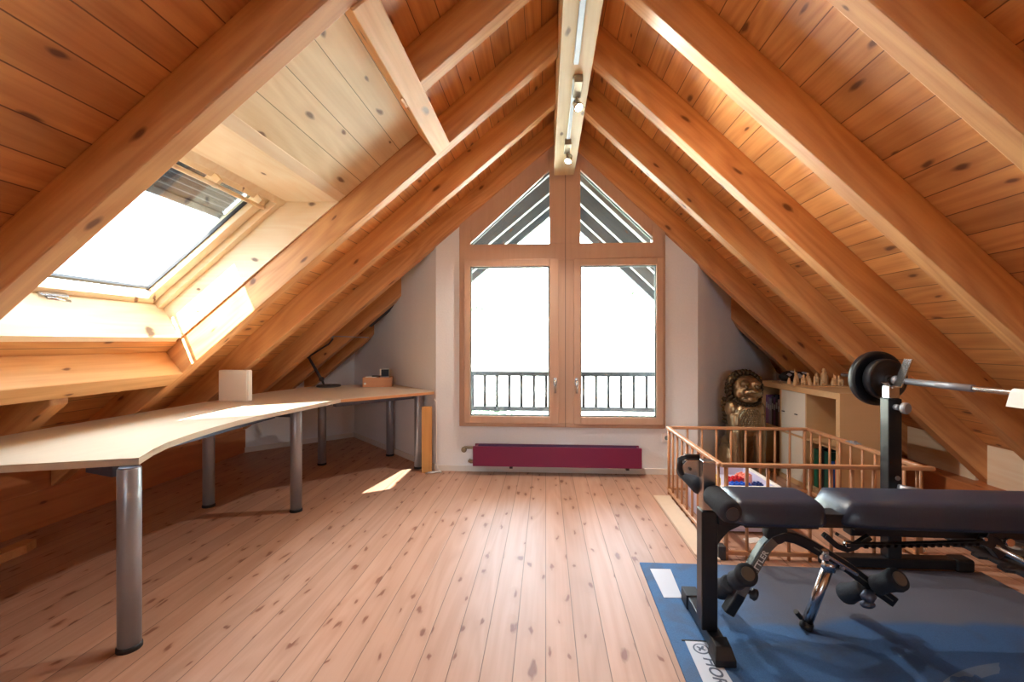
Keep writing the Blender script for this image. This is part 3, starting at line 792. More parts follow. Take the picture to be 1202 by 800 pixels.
# books in the far upper cell
yb0 = .04+2*(cw+.015)
cols = [((124, 84, 140), .27), ((142, 116, 160), .25), ((150, 160, 186), .24), ((58, 60, 78), .27), ((96, 60, 110), .26), ((40, 40, 56), .29), ((150, 120, 120), .25), ((70, 52, 60), .28), ((52, 48, 52), .26)]
names = ['purple', 'mauve', 'pale blue', 'slate', 'plum', 'navy', 'dusty pink', 'brown', 'charcoal']
y = yb0+cw-.006
for i, (c, h) in enumerate(cols):
    w = .028+.004*(i % 3)
    b = MB(); b.box(0, .22, -w, 0, .012, h-.002); b2 = b
    o = thing('ring_binder', '%s binder spine in the far upper shelf cell, %s from the lion' % (names[i], ('first', 'second', 'third', 'fourth', 'fifth', 'sixth', 'seventh', 'eighth', 'ninth')[i]), 'binder', MS @ Vector((.06, y, .415)), phi, 'binders in the far shelf cell')
    b.v = []; b.f = []; b.sm = []
    b.box(0, .004, -w, 0, 0, h); b.box(.004, .22, -w, -w+.003, 0, h); b.box(.004, .22, -.003, 0, 0, h); b.build('cover', plain('binder_cover', c, .5), o)
    b = MB(); b.box(.006, .21, -w+.004, -.004, .006, h-.008); b.build('pages', M['paper'], o)
    b = MB(); b.box(-.001, 0, -w+.006, -.006, h*.55, h*.75); b.build('spine_label', M['label'], o)
    y -= w+.001
# folders in the near lower cell
for i, (c, h, w, nm) in enumerate((((12, 96, 70), .30, .05, 'green'), ((24, 28, 30), .33, .06, 'black'), ((14, 70, 56), .31, .05, 'dark green'), ((40, 90, 160), .25, .03, 'blue'), ((206, 110, 50), .27, .02, 'orange'))):
    yy = .04+cw-.02-[0, .055, .12, .20, .24][i]
    o = thing('folder', '%s folder standing in the near lower shelf cell' % nm, 'folder', MS @ Vector((.05, yy, .04)), phi, 'folders in the near shelf cell')
    b = MB(); b.box(0, .004, -w, 0, 0, h); b.box(.004, .24, -w, -w+.003, 0, h); b.box(.004, .24, -.003, 0, 0, h); b.build('cover', plain('folder_cover', c, .45), o)
    b = MB(); b.box(.006, .23, -w+.004, -.004, .006, h-.01); b.build('pages', M['paper'], o)

# carved figures on their board
brd = MB((2.29, 3.96, SH)); brd.box(-.21, .21, -.12, .12, 0, .008, Matrix.Translation((2.29, 3.96, SH)) @ Matrix.Rotation(-.12, 4, 'Z'))
tag(brd.build('display_board', M['birch'], bevel=.001), 'thin wooden board under the carved figures on the shelf', 'board')
def carved(kind, h):
    """one whittled nativity-like figure, about h tall; three sorts of silhouette"""
    r = h*.15+.006
    b = MB()
    if kind == 0:      # robed figure with hood
        b.lathe([(r*1.1, 0), (r*1.15, .01), (r*.95, h*.35), (r*.75, h*.68), (r*.42, h*.74), (r*.55, h*.80), (r*.58, h*.88), (r*.35, h*.97), (.001, h)], (0, 0, 0), n=9, smooth=False)
    elif kind == 1:    # crouching or animal
        b.ball((0, 0, h*.42), (r*1.3, r*.8, h*.25), 10, 6); b.lathe([(r*.5, h*.45), (r*.45, h*.8), (r*.3, h*.95), (.001, h)], (-r*.7, 0, 0), n=8, smooth=False)
        for sx in (-.8, .6):
            for sy in (-.4, .4): b.lathe([(r*.28, 0), (r*.24, h*.35)], (sx*r, sy*r, 0), n=7, smooth=False)
    else:              # pointed tall shape, wings swept up
        b.lathe([(r, 0), (r*.9, h*.3), (r*.6, h*.55), (r*.4, h*.62), (r*.48, h*.72), (r*.25, h*.80)], (0, 0, 0), n=9, smooth=False)
        b.prism([(-r*.5, .0, h*.3), (r*.1, 0, h*.3), (-r*.1, 0, h*.75), (-r*.7, 0, h)], (0, .006, 0))
    return b
figs = [(-.185, .05, .055, 0, 'smallest robed carved figure at the far left of the board'), (-.165, -.03, .06, 0, 'short robed carved figure second from the left'), (-.12, .07, .125, 2, 'tall winged carved figure at the left of the board'),
        (-.115, -.07, .065, 1, 'carved animal at the front left of the board'), (-.075, .03, .085, 0, 'robed carved figure behind the front left animal'), (-.06, -.06, .06, 0, 'small plain carved figure at the front of the board'),
        (-.03, .06, .10, 0, 'hooded carved figure in the back of the group'), (-.015, -.07, .08, 1, 'carved sheep-like animal at the middle front'), (.015, .0, .10, 0, 'hooded carved figure in the middle of the group'),
        (.035, -.075, .055, 1, 'lowest carved animal at the middle front'), (.055, .05, .085, 1, 'carved animal with a raised head in the middle'), (.085, .03, .14, 0, 'tallest slim carved figure right of the middle'),
        (.11, .06, .115, 0, 'tall slim carved figure beside the tallest one'), (.125, -.05, .065, 0, 'short carved figure right of the two tall ones'), (.155, -.02, .10, 2, 'winged carved figure near the right end of the board'),
        (.18, -.06, .085, 1, 'carved animal near the right end of the board'), (.20, .01, .07, 0, 'reddish carved figure at the right end of the board')]
RB = Matrix.Rotation(-.12, 4, 'Z'); RB.translation = Vector((2.29, 3.96, SH+.008))
for x, y, h, k, lb in figs:
    o = carved(k, h).build('carved_figure', M['figure'])
    o.location = RB @ Vector((x*.98, y*.9, 0)); o.rotation_euler = (0, 0, random.uniform(-.6, .6))
    tag(o, lb, 'carved figure', 'carved figures on the shelf')
# dark bag and wire rack at the far end of the shelf
bag = thing('black_pouch', 'black pouch with pale diamond patches lying on the shelf behind the lion', 'pouch', (2.27, 4.25, SH))
b = MB((2.27, 4.25, SH)); b.ball((2.25, 4.25, SH+.055), (.10, .07, .055)); b.ball((2.33, 4.26, SH+.05), (.08, .07, .05)); b.ball((2.20, 4.24, SH+.05), (.06, .06, .045))
b.build('body', M['blackm'], bag, remesh=.012, smooth_it=3)
b = MB((2.27, 4.25, SH))
for x, z, s in ((2.20, .075, .014), (2.285, .065, .022), (2.34, .09, .010), (2.235, .10, .008)):
    b.prism([(x-s*1.3, 4.17, SH+z), (x, 4.17, SH+z-s), (x+s*1.3, 4.17, SH+z), (x, 4.17, SH+z+s)], (0, .06, 0))
b.build('patch', M['label'], bag)
b = MB((2.12, 4.1, SH))
for k in range(4):
    y = 4.22-k*.07; x = 2.075+k*.035
    b.tube([(x-.012, y, SH), (x, y, SH+.022), (x+.03, y-.03, SH+.022), (x+.035, y-.035, SH)], .002, 6)
b.tube([(2.06, 4.24, SH+.022), (2.21, 3.99, SH+.022)], .002, 6)
tag(b.build('wire_stand', M['chrome']), 'thin silver wire stand on the far end of the shelf', 'wire stand')

# ------------------------------------------------------------------ guardian lion statue
lion = thing('lion_statue', 'large seated bronze guardian lion on the floor beside the shelf', 'statue', (1.755, 4.11, 0), math.radians(2))
lion.scale = (.91, .90, .965)
def rotm(ax, d): return Matrix.Rotation(math.radians(d), 3, ax)
b = MB()
b.ball((0, .10, .22), (.17, .15, .21)); b.ball((0, .02, .42), (.15, .14, .24), M=rotm('X', 12)); b.ball((0, -.05, .53), (.16, .125, .19))
for s in (-1, 1):
    b.ball((s*.135, .05, .15), (.075, .16, .145)); b.ball((s*.15, -.10, .03), (.05, .11, .032))      # haunch and hind paw
    b.tube([(s*.105, -.07, .56), (s*.11, -.115, .40), (s*.105, -.13, .22), (s*.105, -.135, .05)], [.075, .062, .05, .048], 12)
    b.ball((s*.105, -.165, .035), (.058, .08, .036))
    for t in (-1, 0, 1): b.ball((s*.105+t*.032, -.235, .026), (.02, .03, .024), 8, 6)
    b.ball((s*.12, -.05, .62), (.07, .07, .08))                                               # shoulder
b.ball((0, -.03, .70), (.125, .115, .12))                                                      # neck
b.ball((0, -.06, .815), (.135, .125, .125))                                                    # skull
b.ball((0, -.165, .785), (.085, .075, .045)); b.ball((0, -.225, .80), (.042, .03, .026))       # muzzle, nose
b.ball((0, -.135, .715), (.08, .08, .028)); b.ball((0, -.195, .722), (.05, .025, .022))        # lower jaw, chin
for s in (-1, 1):
    b.ball((s*.055, -.165, .862), (.045, .035, .026)); b.ball((s*.085, -.12, .775), (.045, .05, .05)); b.ball((s*.045, -.20, .785), (.035, .03, .028))
    b.ball((s*.035, -.235, .792), (.014, .014, .012), 8, 6)
b.tube([(0, .24, .10), (0, .30, .28), (.02, .27, .46), (0, .22, .56)], [.04, .045, .05, .015], 10)   # tail
b.build('body', M['bronze'], lion, remesh=.0085, smooth_it=2)
b = MB()
rnd = random.Random(3)
for ring, (rx, rz_, yy, n) in enumerate(((.150, .150, -.075, 24), (.158, .162, -.035, 26), (.150, .155, .01, 24), (.12, .13, .05, 18))):
    for k in range(n):
        th = -PI*.42+(2*PI*.92)*k/n-PI*.04
        x, z = rx*math.cos(th), .805+rz_*math.sin(th)
        b.ball((x, yy+rnd.uniform(-.008, .008), z), .021+.003*rnd.random(), 8, 6)
for k in range(13):                                                                           # beard curls under the jaw
    th = PI+PI*k/12
    b.ball((.115*math.cos(th), -.115+.02*math.sin(th), .715+.05*math.sin(th)), .017, 8, 6)
for i in range(7):                                                                            # mane falling down the sides and back
    for s in (-1, 1):
        for j in range(3):
            b.ball((s*(.15+.008*math.sin(i)), -.02+.05*j, .70-.035*i), .019, 8, 6)
b.build('mane', M['bronze_d'], lion)
b = MB()
for k in range(8): b.lathe([(.007, 0), (.002, -.016)], (-.045+.013*k, -.205+.0035*abs(k-3.5), .763), n=6)
for k in range(7): b.lathe([(.006, 0), (.002, .014)], (-.038+.013*k, -.195+.0035*abs(k-3), .735), n=6)
b.build('teeth', M['brass'], lion)
b = MB(); b.ball((0, -.135, .752), (.07, .07, .014)); b.build('mouth', M['blackm'], lion)
b = MB()
for s in (-1, 1): b.ball((s*.052, -.195, .835), (.017, .012, .015), 10, 6)
b.build('eye', M['brass'], lion)
for s in (-1, 1):
    b = MB(); b.ball((s*.135, -.06, .885), (.03, .022, .04), 10, 6); b.build('ear', M['bronze'], lion)
b = MB()                                                                                      # scaled breastplate with a raised rim
ring = []
for k in range(29):
    th = 2*PI*k/28; ring.append((.105*math.cos(th), -.150-.035*math.cos(th)**2*-1*0-.03*(1-abs(math.cos(th))), .545+.105*math.sin(th)))
b.tube(ring, .008, 8, cap=False)
for i in range(9):
    for j in range(9):
        x = -.09+.0225*i+(.011 if j % 2 else 0); z = .465+.02*j
        if (x/.10)**2+((z-.545)/.10)**2 < .92: b.ball((x, -.163-.02*(1-(x/.1)**2), z), (.011, .008, .012), 8, 5)
b.build('breastplate', M['bronze'], lion)

# ------------------------------------------------------------------ blue mat
mt = thing('exercise_mat', 'blue exercise mat with a printed white label under the weight bench', 'mat', (1.37, 1.80, 0))
O = mt.location
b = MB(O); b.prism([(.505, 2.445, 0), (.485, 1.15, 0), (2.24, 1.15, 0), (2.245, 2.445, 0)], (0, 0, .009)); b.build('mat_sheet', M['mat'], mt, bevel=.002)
b = MB(O); b.prism([(.545, 2.375, .009), (.548, 2.112, .009), (.632, 2.114, .009), (.650, 2.377, .009)], (0, 0, .0016)); b.build('blank_label', M['label'], mt)
b = MB(O); b.prism([(.552, 1.812, .009), (.545, 1.30, .009), (.665, 1.30, .009), (.642, 1.809, .009)], (0, 0, .0016)); pl = b.build('logo_label', M['label'], mt)
b = MB(O)
b.prism([(.540, 1.820, .009), (.652, 1.817, .009), (.652, 1.810, .009), (.540, 1.812, .009)], (0, 0, .002)); b.build('label_shadow_edge', M['black'], pl)
lg = MB(O)
lc = Vector((.600, 1.768, .0112)); lr = .030
def disc(b, c, r, z, n=28, h=.0006): b.lathe([(r, 0), (r, h)], (c[0], c[1], z), n=n)
disc(lg, lc, lr, .0106); lg.build('logo_ring', M['logo'] if 'logo' in M else M['deskmetal'], pl)
lg = MB(O); disc(lg, lc, lr*.80, .0112); lg.build('logo_disc', M['label'], pl)
lg = MB(O)
lg.prism([(lc.x-.016, lc.y+.008, .0119), (lc.x-.010, lc.y+.012, .0119), (lc.x+.016, lc.y-.008, .0119), (lc.x+.010, lc.y-.012, .0119)], (0, 0, .0005))
lg.prism([(lc.x-.014, lc.y-.012, .0119), (lc.x-.006, lc.y-.014, .0119), (lc.x+.0, lc.y-.002, .0119), (lc.x-.008, lc.y+.002, .0119)], (0, 0, .0005))
lg.prism([(lc.x+.014, lc.y+.012, .0119), (lc.x+.006, lc.y+.014, .0119), (lc.x-.0, lc.y+.002, .0119), (lc.x+.008, lc.y-.002, .0119)], (0, 0, .0005))
lg.build('logo_mark', M['deskmetal'], pl)
def text(body, size, mat, parent, m, shear=0., ext=.0004, name='lettering'):
    cu = bpy.data.curves.new(name, 'FONT'); cu.body = body; cu.size = size; cu.shear = shear; cu.extrude = ext; cu.align_x = 'LEFT'
    cu.offset = size*.014; cu.materials.append(mat)
    tmp = bpy.data.objects.new(name+'_curve', cu); COL.objects.link(tmp)
    dg = bpy.context.evaluated_depsgraph_get()
    me = bpy.data.meshes.new_from_object(tmp.evaluated_get(dg)); bpy.data.objects.remove(tmp)
    if not me.materials: me.materials.append(mat)
    o = bpy.data.objects.new(name, me); COL.objects.link(o); o.parent = parent; o.matrix_local = m; return o
m = Matrix.Rotation(-PI/2, 4, 'Z'); m.translation = Vector((.590, 1.722, .0112))-Vector(O)
text('HORIZON', .062, M['deskmetal'], pl, m, .25)

# ------------------------------------------------------------------ weight bench
CY = 1.815                                    # centre line of the bench
bench = thing('weight_bench', 'black padded weight bench with foam leg rollers on the blue mat', 'weight bench', (.64, CY, .009))
O = bench.location
b = MB(O); b.sqtube([(.655, 2.06, .044), (.655, 1.72, .044)], .055, .05); fb = b.build('foot_bar', M['black'], bench, bevel=.005)
b = MB(O); b.sqtube([(.655, 2.10, .043), (.655, 2.02, .043)], .066, .062); b.build('end_cap', M['blackm'], fb, bevel=.004)
b = MB(O)
b.add([(.618, 1.745, .010), (.694, 1.745, .010), (.694, 1.67, .010), (.618, 1.67, .010), (.618, 1.745, .035), (.694, 1.745, .035), (.694, 1.67, .035), (.618, 1.67, .035), (.626, 1.745, .078), (.686, 1.745, .078), (.684, 1.695, .072), (.628, 1.695, .072)],
      [(3, 2, 1, 0), (0, 1, 5, 4), (1, 2, 6, 5), (2, 3, 7, 6), (3, 0, 4, 7), (4, 5, 9, 8), (5, 6, 10, 9), (6, 7, 11, 10), (7, 4, 8, 11), (8, 9, 10, 11)])
b.build('end_cap', M['blackm'], fb, bevel=.003)
b = MB(O); b.box(.608, .670, CY-.03, CY+.03, .07, .535); b.build('front_post', M['black'], bench, bevel=.004)
b = MB(O); b.box(.613, .665, CY-.026, CY+.026, .535, .728)
b.prism([(.565, CY+.01, .725), (.613, CY+.01, .725), (.613, CY+.01, .655), (.548, CY+.01, .672), (.545, CY+.01, .705)], (0, .008, 0))
b.build('chrome_post', M['chromewarm'] if 'chromewarm' in M else M['chrome'], bench, bevel=.004)
b = MB(O); b.tube([(.612, CY+.014, .735), (.56, CY+.014, .737), (.538, CY+.014, .725), (.536, CY+.014, .69), (.545, CY+.014, .665)], .012, 8)
b.lathe([(.006, 0), (.006, .005)], (.575, CY+.008, .69), (0, -1, 0), 10)
b.build('hook', M['black'], bench)
b = MB(O); b.tube([(.64, CY-.17, .600), (.64, CY+.23, .625)], .012, 10); ax = b.build('roller_bar', M['chrome'], bench)
def roller(p, q, r, parent, endc='darkgrey'):
    p, q = Vector(p), Vector(q); L_ = (q-p).length; d = (q-p)/L_
    b = MB(O); b.lathe([(r*.6, 0), (r*.9, .006), (r, .018), (r*.97, L_*.5), (r, L_-.018), (r*.9, L_-.006), (r*.6, L_)], p, d, 22); f = b.build('foam_roller', M['foam'], parent)
    b = MB(O); b.lathe([(r*.58, 0), (r*.56, .004)], q, d, 18); b.build('roller_cap', M[endc], f)
roller((.645, CY-.035, .606), (.66, CY-.19, .588), .042, ax)
roller((.633, CY+.03, .612), (.61, CY+.20, .64), .042, ax)
# main rail and gusset
b = MB(O); b.box(.668, 1.18, CY-.045, CY+.025, .488, .540); b.prism([(.668, CY-.02, .488), (.80, CY-.02, .488), (.76, CY-.02, .478), (.715, CY-.02, .455), (.69, CY-.02, .425), (.668, CY-.02, .395)], (0, .04, 0))
b.build('main_rail', M['black'], bench, bevel=.003)
# pads
def pad(x0, x1, xb0, xb1, y0, y1, z0, z1, name, taper=.0, crown=.02):
    """upholstered pad: rounded block, wider at the bottom, crowned top"""
    nx, ny = 26, 12; B = MB(O); vs = []; fs = []
    def prof(t): return 1-abs(2*t-1)**6*.55
    for lay in range(7):
        u = lay/6
        for i in range(nx+1):
            for j in range(ny+1): pass
    # shell: grid on top, skirt to the bottom
    def pt(i, j):
        s, t = i/nx, j/ny
        x = x0+(x1-x0)*s; y = y0+(y1-y0)*t
        # rounded corners in plan
        ex = abs(2*s-1); ey = abs(2*t-1)
        k = (ex**5)*(ey**5)*.22
        x += (.5-s)*2*k*.12; y += (.5-t)*2*k*.10
        d = min(s*(x1-x0), (1-s)*(x1-x0), t*(y1-y0), (1-t)*(y1-y0))
        r = .045
        z = z1-crown*(2*t-1)**2*.5
        if d < r: z -= (1-math.sqrt(max(0, 1-((r-d)/r)**2)))*(z1-z0)*.72
        return Vector((x, y, z))
    top = [[pt(i, j) for j in range(ny+1)] for i in range(nx+1)]
    idx = lambda i, j: i*(ny+1)+j
    vs = [p for row in top for p in row]
    fs = [(idx(i, j), idx(i+1, j), idx(i+1, j+1), idx(i, j+1)) for i in range(nx) for j in range(ny)]
    rim = [idx(i, 0) for i in range(nx+1)]+[idx(nx, j) for j in range(1, ny+1)]+[idx(i, ny) for i in range(nx-1, -1, -1)]+[idx(0, j) for j in range(ny-1, 0, -1)]
    n0 = len(vs); m_ = len(rim)
    c = Vector(((x0+x1)/2, (y0+y1)/2, 0))
    for r_, (zz, sc_) in enumerate(((z0+.012, 1.0), (z0, .985))):
        for q in rim:
            p = vs[q]; d = p-c; vs.append(Vector((c.x+d.x*sc_, c.y+d.y*sc_, zz)))
    for k in range(m_):
        a, b2 = rim[k], rim[(k+1) % m_]
        fs.append((a, n0+k, n0+(k+1) % m_, b2)); fs.append((n0+k, n0+m_+k, n0+m_+(k+1) % m_, n0+(k+1) % m_))
    fs.append(tuple(n0+m_+k for k in range(m_)))
    B.add(vs, fs, True)
    return B.build(name, M['vinyl'], bench)
pad(.715, 1.075, 0, 0, 1.735, 1.985, .500, .590, 'seat_pad')
pad(1.115, 2.20, 0, 0, 1.730, 1.99, .500, .592, 'back_pad')
b = MB(O); b.box(.76, 1.03, CY-.06, CY+.12, .488, .500); b.build('pad_board', M['blackm'], bench)
b = MB(O); b.box(1.16, 2.1, CY-.06, CY+.12, .488, .500); b.build('pad_board', M['blackm'], bench)
# folding link under the pad joint and the toothed rack
b = MB(O)
b.sqtube([(1.055, CY-.05, .466), (1.10, CY-.05, .425), (1.135, CY-.05, .412), (1.165, CY-.05, .424), (1.22, CY-.05, .462)], .020, .022, up=(0, 1, 0))
b.build('link_arm', M['black'], bench, bevel=.002)
b = MB(O); b.lathe([(.010, 0), (.010, .02)], (1.128, CY-.058, .438), (0, -1, 0), 12); b.sqtube([(1.10, CY-.055, .47), (1.15, CY-.055, .44)], .012, .02, up=(0, 1, 0)); b.build('link_bolt', M['chrome'], bench)
b = MB(O); b.sqtube([(1.12, CY-.07, .438), (1.30, CY-.07, .443), (1.62, CY-.07, .462)], .02, .012)
for k in range(16):
    x = 1.19+k*.026; z = .436+(x-1.12)*.045
    b.box(x-.007, x+.007, CY-.08, CY-.06, z-.010, z+.004)
b.build('toothed_rack', M['blackm'], bench)
b = MB(O); b.sqtube([(1.62, CY-.05, .470), (1.66, CY-.05, .45), (1.69, CY-.05, .41)], .05, .03, up=(0, 1, 0)); b.build('strut_bracket', M['black'], bench, bevel=.003)
b = MB(O); b.tube([(1.685, CY-.09, .468), (1.685, CY-.075, .468)], .014, 14); b.tube([(1.60, CY-.09, .478), (1.60, CY-.07, .478)], .006, 10); b.build('pivot_pin', M['chrome'], bench)
b = MB(O); b.tube([(1.655, CY-.055, .445), (1.86, CY-.055, .335), (1.98, CY-.055, .26)], .012, 12); b.tube([(1.80, CY-.055, .367), (1.835, CY-.055, .348)], .018, 12); b.build('strut', M['chrome'], bench)
b = MB(O); b.box(1.18, 2.12, CY-.01, CY+.04, .445, .488); b.box(2.06, 2.12, CY-.03, CY+.03, .06, .45); b.sqtube([(2.09, 1.62, .035), (2.09, 1.96, .035)], .055, .05)
b.build('rear_support', M['black'], bench, bevel=.003)

# leg developer lying beneath the bench
AY = 1.93
dev = thing('leg_developer', 'curved black bar with four foam rollers and a chrome leg under the bench', 'leg developer', (1.08, AY, .009))
O = dev.location
arc = [(.762, .060), (.800, .125), (.845, .215), (.885, .292), (.915, .343), (.945, .375), (.985, .392), (1.03, .385), (1.085, .360), (1.15, .322), (1.24, .268), (1.33, .200), (1.425, .132)]
b = MB(O); b.sqtube([(x, AY, z) for x, z in arc], .044, .046, up=(0, 1, 0)); b.build('curved_bar', M['black'], dev, bevel=.006)
AX = Vector((0, -1, 0))
fp = [(.810, .145), (.845, .215), (.885, .292), (.915, .343), (.945, .374)]
b = MB(O); b.sqtube([Vector((x, AY, z))+AX*.0235 for x, z in fp], .036, .003, up=AX); b.build('face_plate', M['silver'], dev)
b = MB(O); b.sqtube([Vector((x, AY, z))+AX*.0235 for x, z in ((1.10, .353), (1.24, .268), (1.41, .143))], .005, .003, up=AX); b.build('edge_line', M['silver'], dev)
b = MB(O); b.lathe([(.040, -.022), (.045, -.016), (.045, .016), (.040, .022)], (.957, AY, .402), (0, 1, 0), 20); b.build('pivot_hub', M['blackm'], dev)
b = MB(O); b.sqtube([(1.12, AY-.03, .342), (1.26, AY-.03, .254)], .012, .035, up=(0, 1, 0)); b.box(1.12, 1.145, AY-.05, AY-.025, .31, .35); b.build('clamp_plate', M['chrome'], dev, bevel=.002)
b = MB(O); b.lathe([(.008, 0), (.008, .012)], (1.135, AY-.05, .33), (0, -1, 0), 10); b.lathe([(.008, 0), (.008, .012)], (1.20, AY-.036, .28), (0, -1, 0), 10); b.build('clamp_bolt', M['steel'], dev)
b = MB(O); b.tube([(1.175, AY-.005, .285), (1.078, AY-.01, .030)], .021, 16); b.tube([(1.178, AY-.005, .292), (1.165, AY-.006, .255)], .027, 16); lgm = b.build('support_leg', M['chrome'], dev)
b = MB(O); b.lathe([(.022, 0), (.026, .006), (.024, .03)], (1.073, AY-.01, .0095), (.10, 0, .28), 16); b.tube([(1.055, AY-.01, .055), (1.03, AY-.02, .085)], .010, 8); b.build('foot', M['blackm'], lgm)
def droller(N, F, r):
    N, F = Vector(N), Vector(F); mid = N.lerp(F, .5)
    b = MB(O); b.tube([N, F], .011, 10); ax = b.build('roller_bar', M['chrome'], dev)
    for q in (N, F):
        p = mid.lerp(q, .20); d = (q-p).normalized(); L_ = (q-p).length
        B = MB(O); B.lathe([(r*.7, 0), (r*.86, .008), (r*.80, L_*.35), (r*.90, L_*.7), (r, L_-.02), (r*.94, L_-.005), (r*.6, L_)], p, d, 22); f = B.build('foam_roller', M['foam'], ax)
        B = MB(O); B.lathe([(r*.6, 0), (r*.58, .004)], q, d, 18); B.build('roller_cap', M['capgrey'], f)
M['capgrey'] = plain('roller_cap_grey', (104, 96, 88), .45)
droller((.794, 1.81, .285), (.774, 2.045, .092), .044)
droller((1.363, 1.81, .283), (1.309, 2.045, .090), .044)
b = MB(O); b.lathe([(.010, -.02), (.010, .03), (.022, .032), (.024, .048), (.018, .054)], (.825, AY-.01, .165), (.85, -.2, -.35), 14); b.build('knob', M['darkgrey'], dev)
b = MB(O); b.lathe([(.012, 0), (.014, .015), (.024, .02), (.024, .05), (.016, .058)], (1.335, AY-.02, .185), (-.7, -.3, -.6), 14); b.ball((1.30, AY-.04, .135), (.03, .016, .016)); b.build('wing_knob', M['deskmetal'], dev)
dirv = Vector((.915-.845, 0, .343-.215)).normalized(); yv = AX.cross(dirv).normalized(); zv = dirv.cross(yv)
m = Matrix((dirv, yv, zv)).transposed().to_4x4(); m.translation = Vector((.846, AY, .217))+AX*.0262-yv*.011-Vector(O)
text('KETTLER', .033, M['paper'], dev, m, .1, .0008)

# ------------------------------------------------------------------ barbell rack (far upright) and barbell
UX, UY = 1.809, 2.46
rk = thing('barbell_rack', 'black upright rack post with chrome holder standing behind the bench', 'barbell rack', (UX, UY, 0))
O = rk.location
b = MB(O); b.sqtube([(1.49, UY+.005, .044), (2.13, UY+.005, .044)], .06, .052); b.build('base_bar', M['black'], rk, bevel=.005)
for xa, xb in ((2.11, 2.20), (1.46, 1.50)):
    b = MB(O); b.box(xa, xb, UY-.034, UY+.044, .010, .074); b.build('end_cap', M['blackm'], rk, bevel=.012, seg=3)
b = MB(O); b.box(UX-.034, UX+.034, UY-.03, UY+.03, .07, .90); b.build('upright', M['black'], rk, bevel=.004)
b = MB(O); b.box(UX-.027, UX+.027, UY-.024, UY+.024, .90, .965); b.build('chrome_insert', M['chrome'], rk, bevel=.003)
b = MB(O); b.sqtube([(UX-.035, UY-.005, .985), (UX-.012, UY-.005, .955), (UX+.03, UY-.005, .962), (UX+.045, UY-.005, 1.0), (UX+.085, UY-.005, 1.105)], .052, .007, up=(.5, 0, -.5)); b.build('bar_hook', M['chrome'], rk)
b = MB(O); b.tube([(UX+.0, UY-.03, .858), (UX+.0, UY-.06, .858)], .015, 10); b.lathe([(.022, 0), (.03, .006), (.03, .022), (.024, .028)], (UX+.012, UY-.06, .858), (.35, -1, 0), 12); b.build('clamp_knob', M['steel'], rk)
b = MB(O); b.lathe([(.012, 0), (.012, .006)], (UX+.01, UY-.03, .49), (0, -1, 0), 12); b.tube([(UX+.0, UY-.05, .445), (UX+.11, UY-.09, .43)], .02, 12); b.build('cross_tube', M['steel'], rk)

p0, p1 = Vector((1.832, 2.88, .992)), Vector((1.975, 1.20, .985))
dB = (p1-p0).normalized()
bb = thing('barbell', 'chrome barbell resting on the rack over the head of the bench', 'barbell', p0.lerp(p1, .5))
O = bb.location
b = MB(O); b.tube([p0, p1], .0125, 16); br = b.build('bar', M['chrome'], bb)
b = MB(O); b.tube([p0+dB*.445, p0+dB*.78], .0165, 16); b.build('grip_sleeve', M['steelwhite'] if 'steelwhite' in M else M['steel'], bb)
b = MB(O); b.lathe([(.018, 0), (.024, .004), (.024, .022), (.018, .026)], p0+dB*.372, dB, 18); b.build('collar', M['steel'], bb)
def plate(off, r, th, label):
    c = p0+dB*off
    o = thing('weight_plate', label, 'weight plate', c, 0, 'plates on the barbell')
    b = MB(c); b.lathe([(.016, -th/2), (r*.35, -th/2), (r*.42, -th/2+.006), (r*.84, -th/2+.006), (r*.9, -th/2), (r*.985, -th/2+.004), (r, -th/4), (r, th/4), (r*.985, th/2-.004), (r*.9, th/2), (r*.84, th/2-.006), (r*.42, th/2-.006), (r*.35, th/2), (.016, th/2)], c, dB, 40)
    b.build('disc', M['rubber'], o)
    b = MB(c); b.lathe([(.0135, -th/2-.002), (.026, -th/2-.002), (.026, th/2+.002), (.0135, th/2+.002)], c, dB, 20); b.build('hub', M['darkgrey'], o)
plate(.255, .152, .044, 'larger black weight plate at the far end of the barbell')
plate(.312, .112, .050, 'smaller black weight plate against the larger one on the barbell')
# paper tag on the bar
tg = p0+dB*.985
b = MB(tg)
e = Vector((dB.y, -dB.x, 0))
b.add([tg+dB*-.045+Vector((-.018, 0, .006)), tg+dB*.045+Vector((-.018, 0, .006)), tg+dB*.045+Vector((-.035, 0, -.055)), tg+dB*-.045+Vector((-.035, 0, -.055)),
       tg+dB*-.045+Vector((-.0172, 0, .006)), tg+dB*.045+Vector((-.0172, 0, .006)), tg+dB*.045+Vector((-.0342, 0, -.055)), tg+dB*-.045+Vector((-.0342, 0, -.055))],
      [(0, 1, 2, 3), (7, 6, 5, 4), (0, 4, 5, 1), (1, 5, 6, 2), (2, 6, 7, 3), (3, 7, 4, 0)])
b.tube([tg+dB*-.045, tg+dB*.045], .0185, 14)
tag(b.build('paper_tag', M['paper']), 'white paper tag wrapped on the barbell', 'tag')

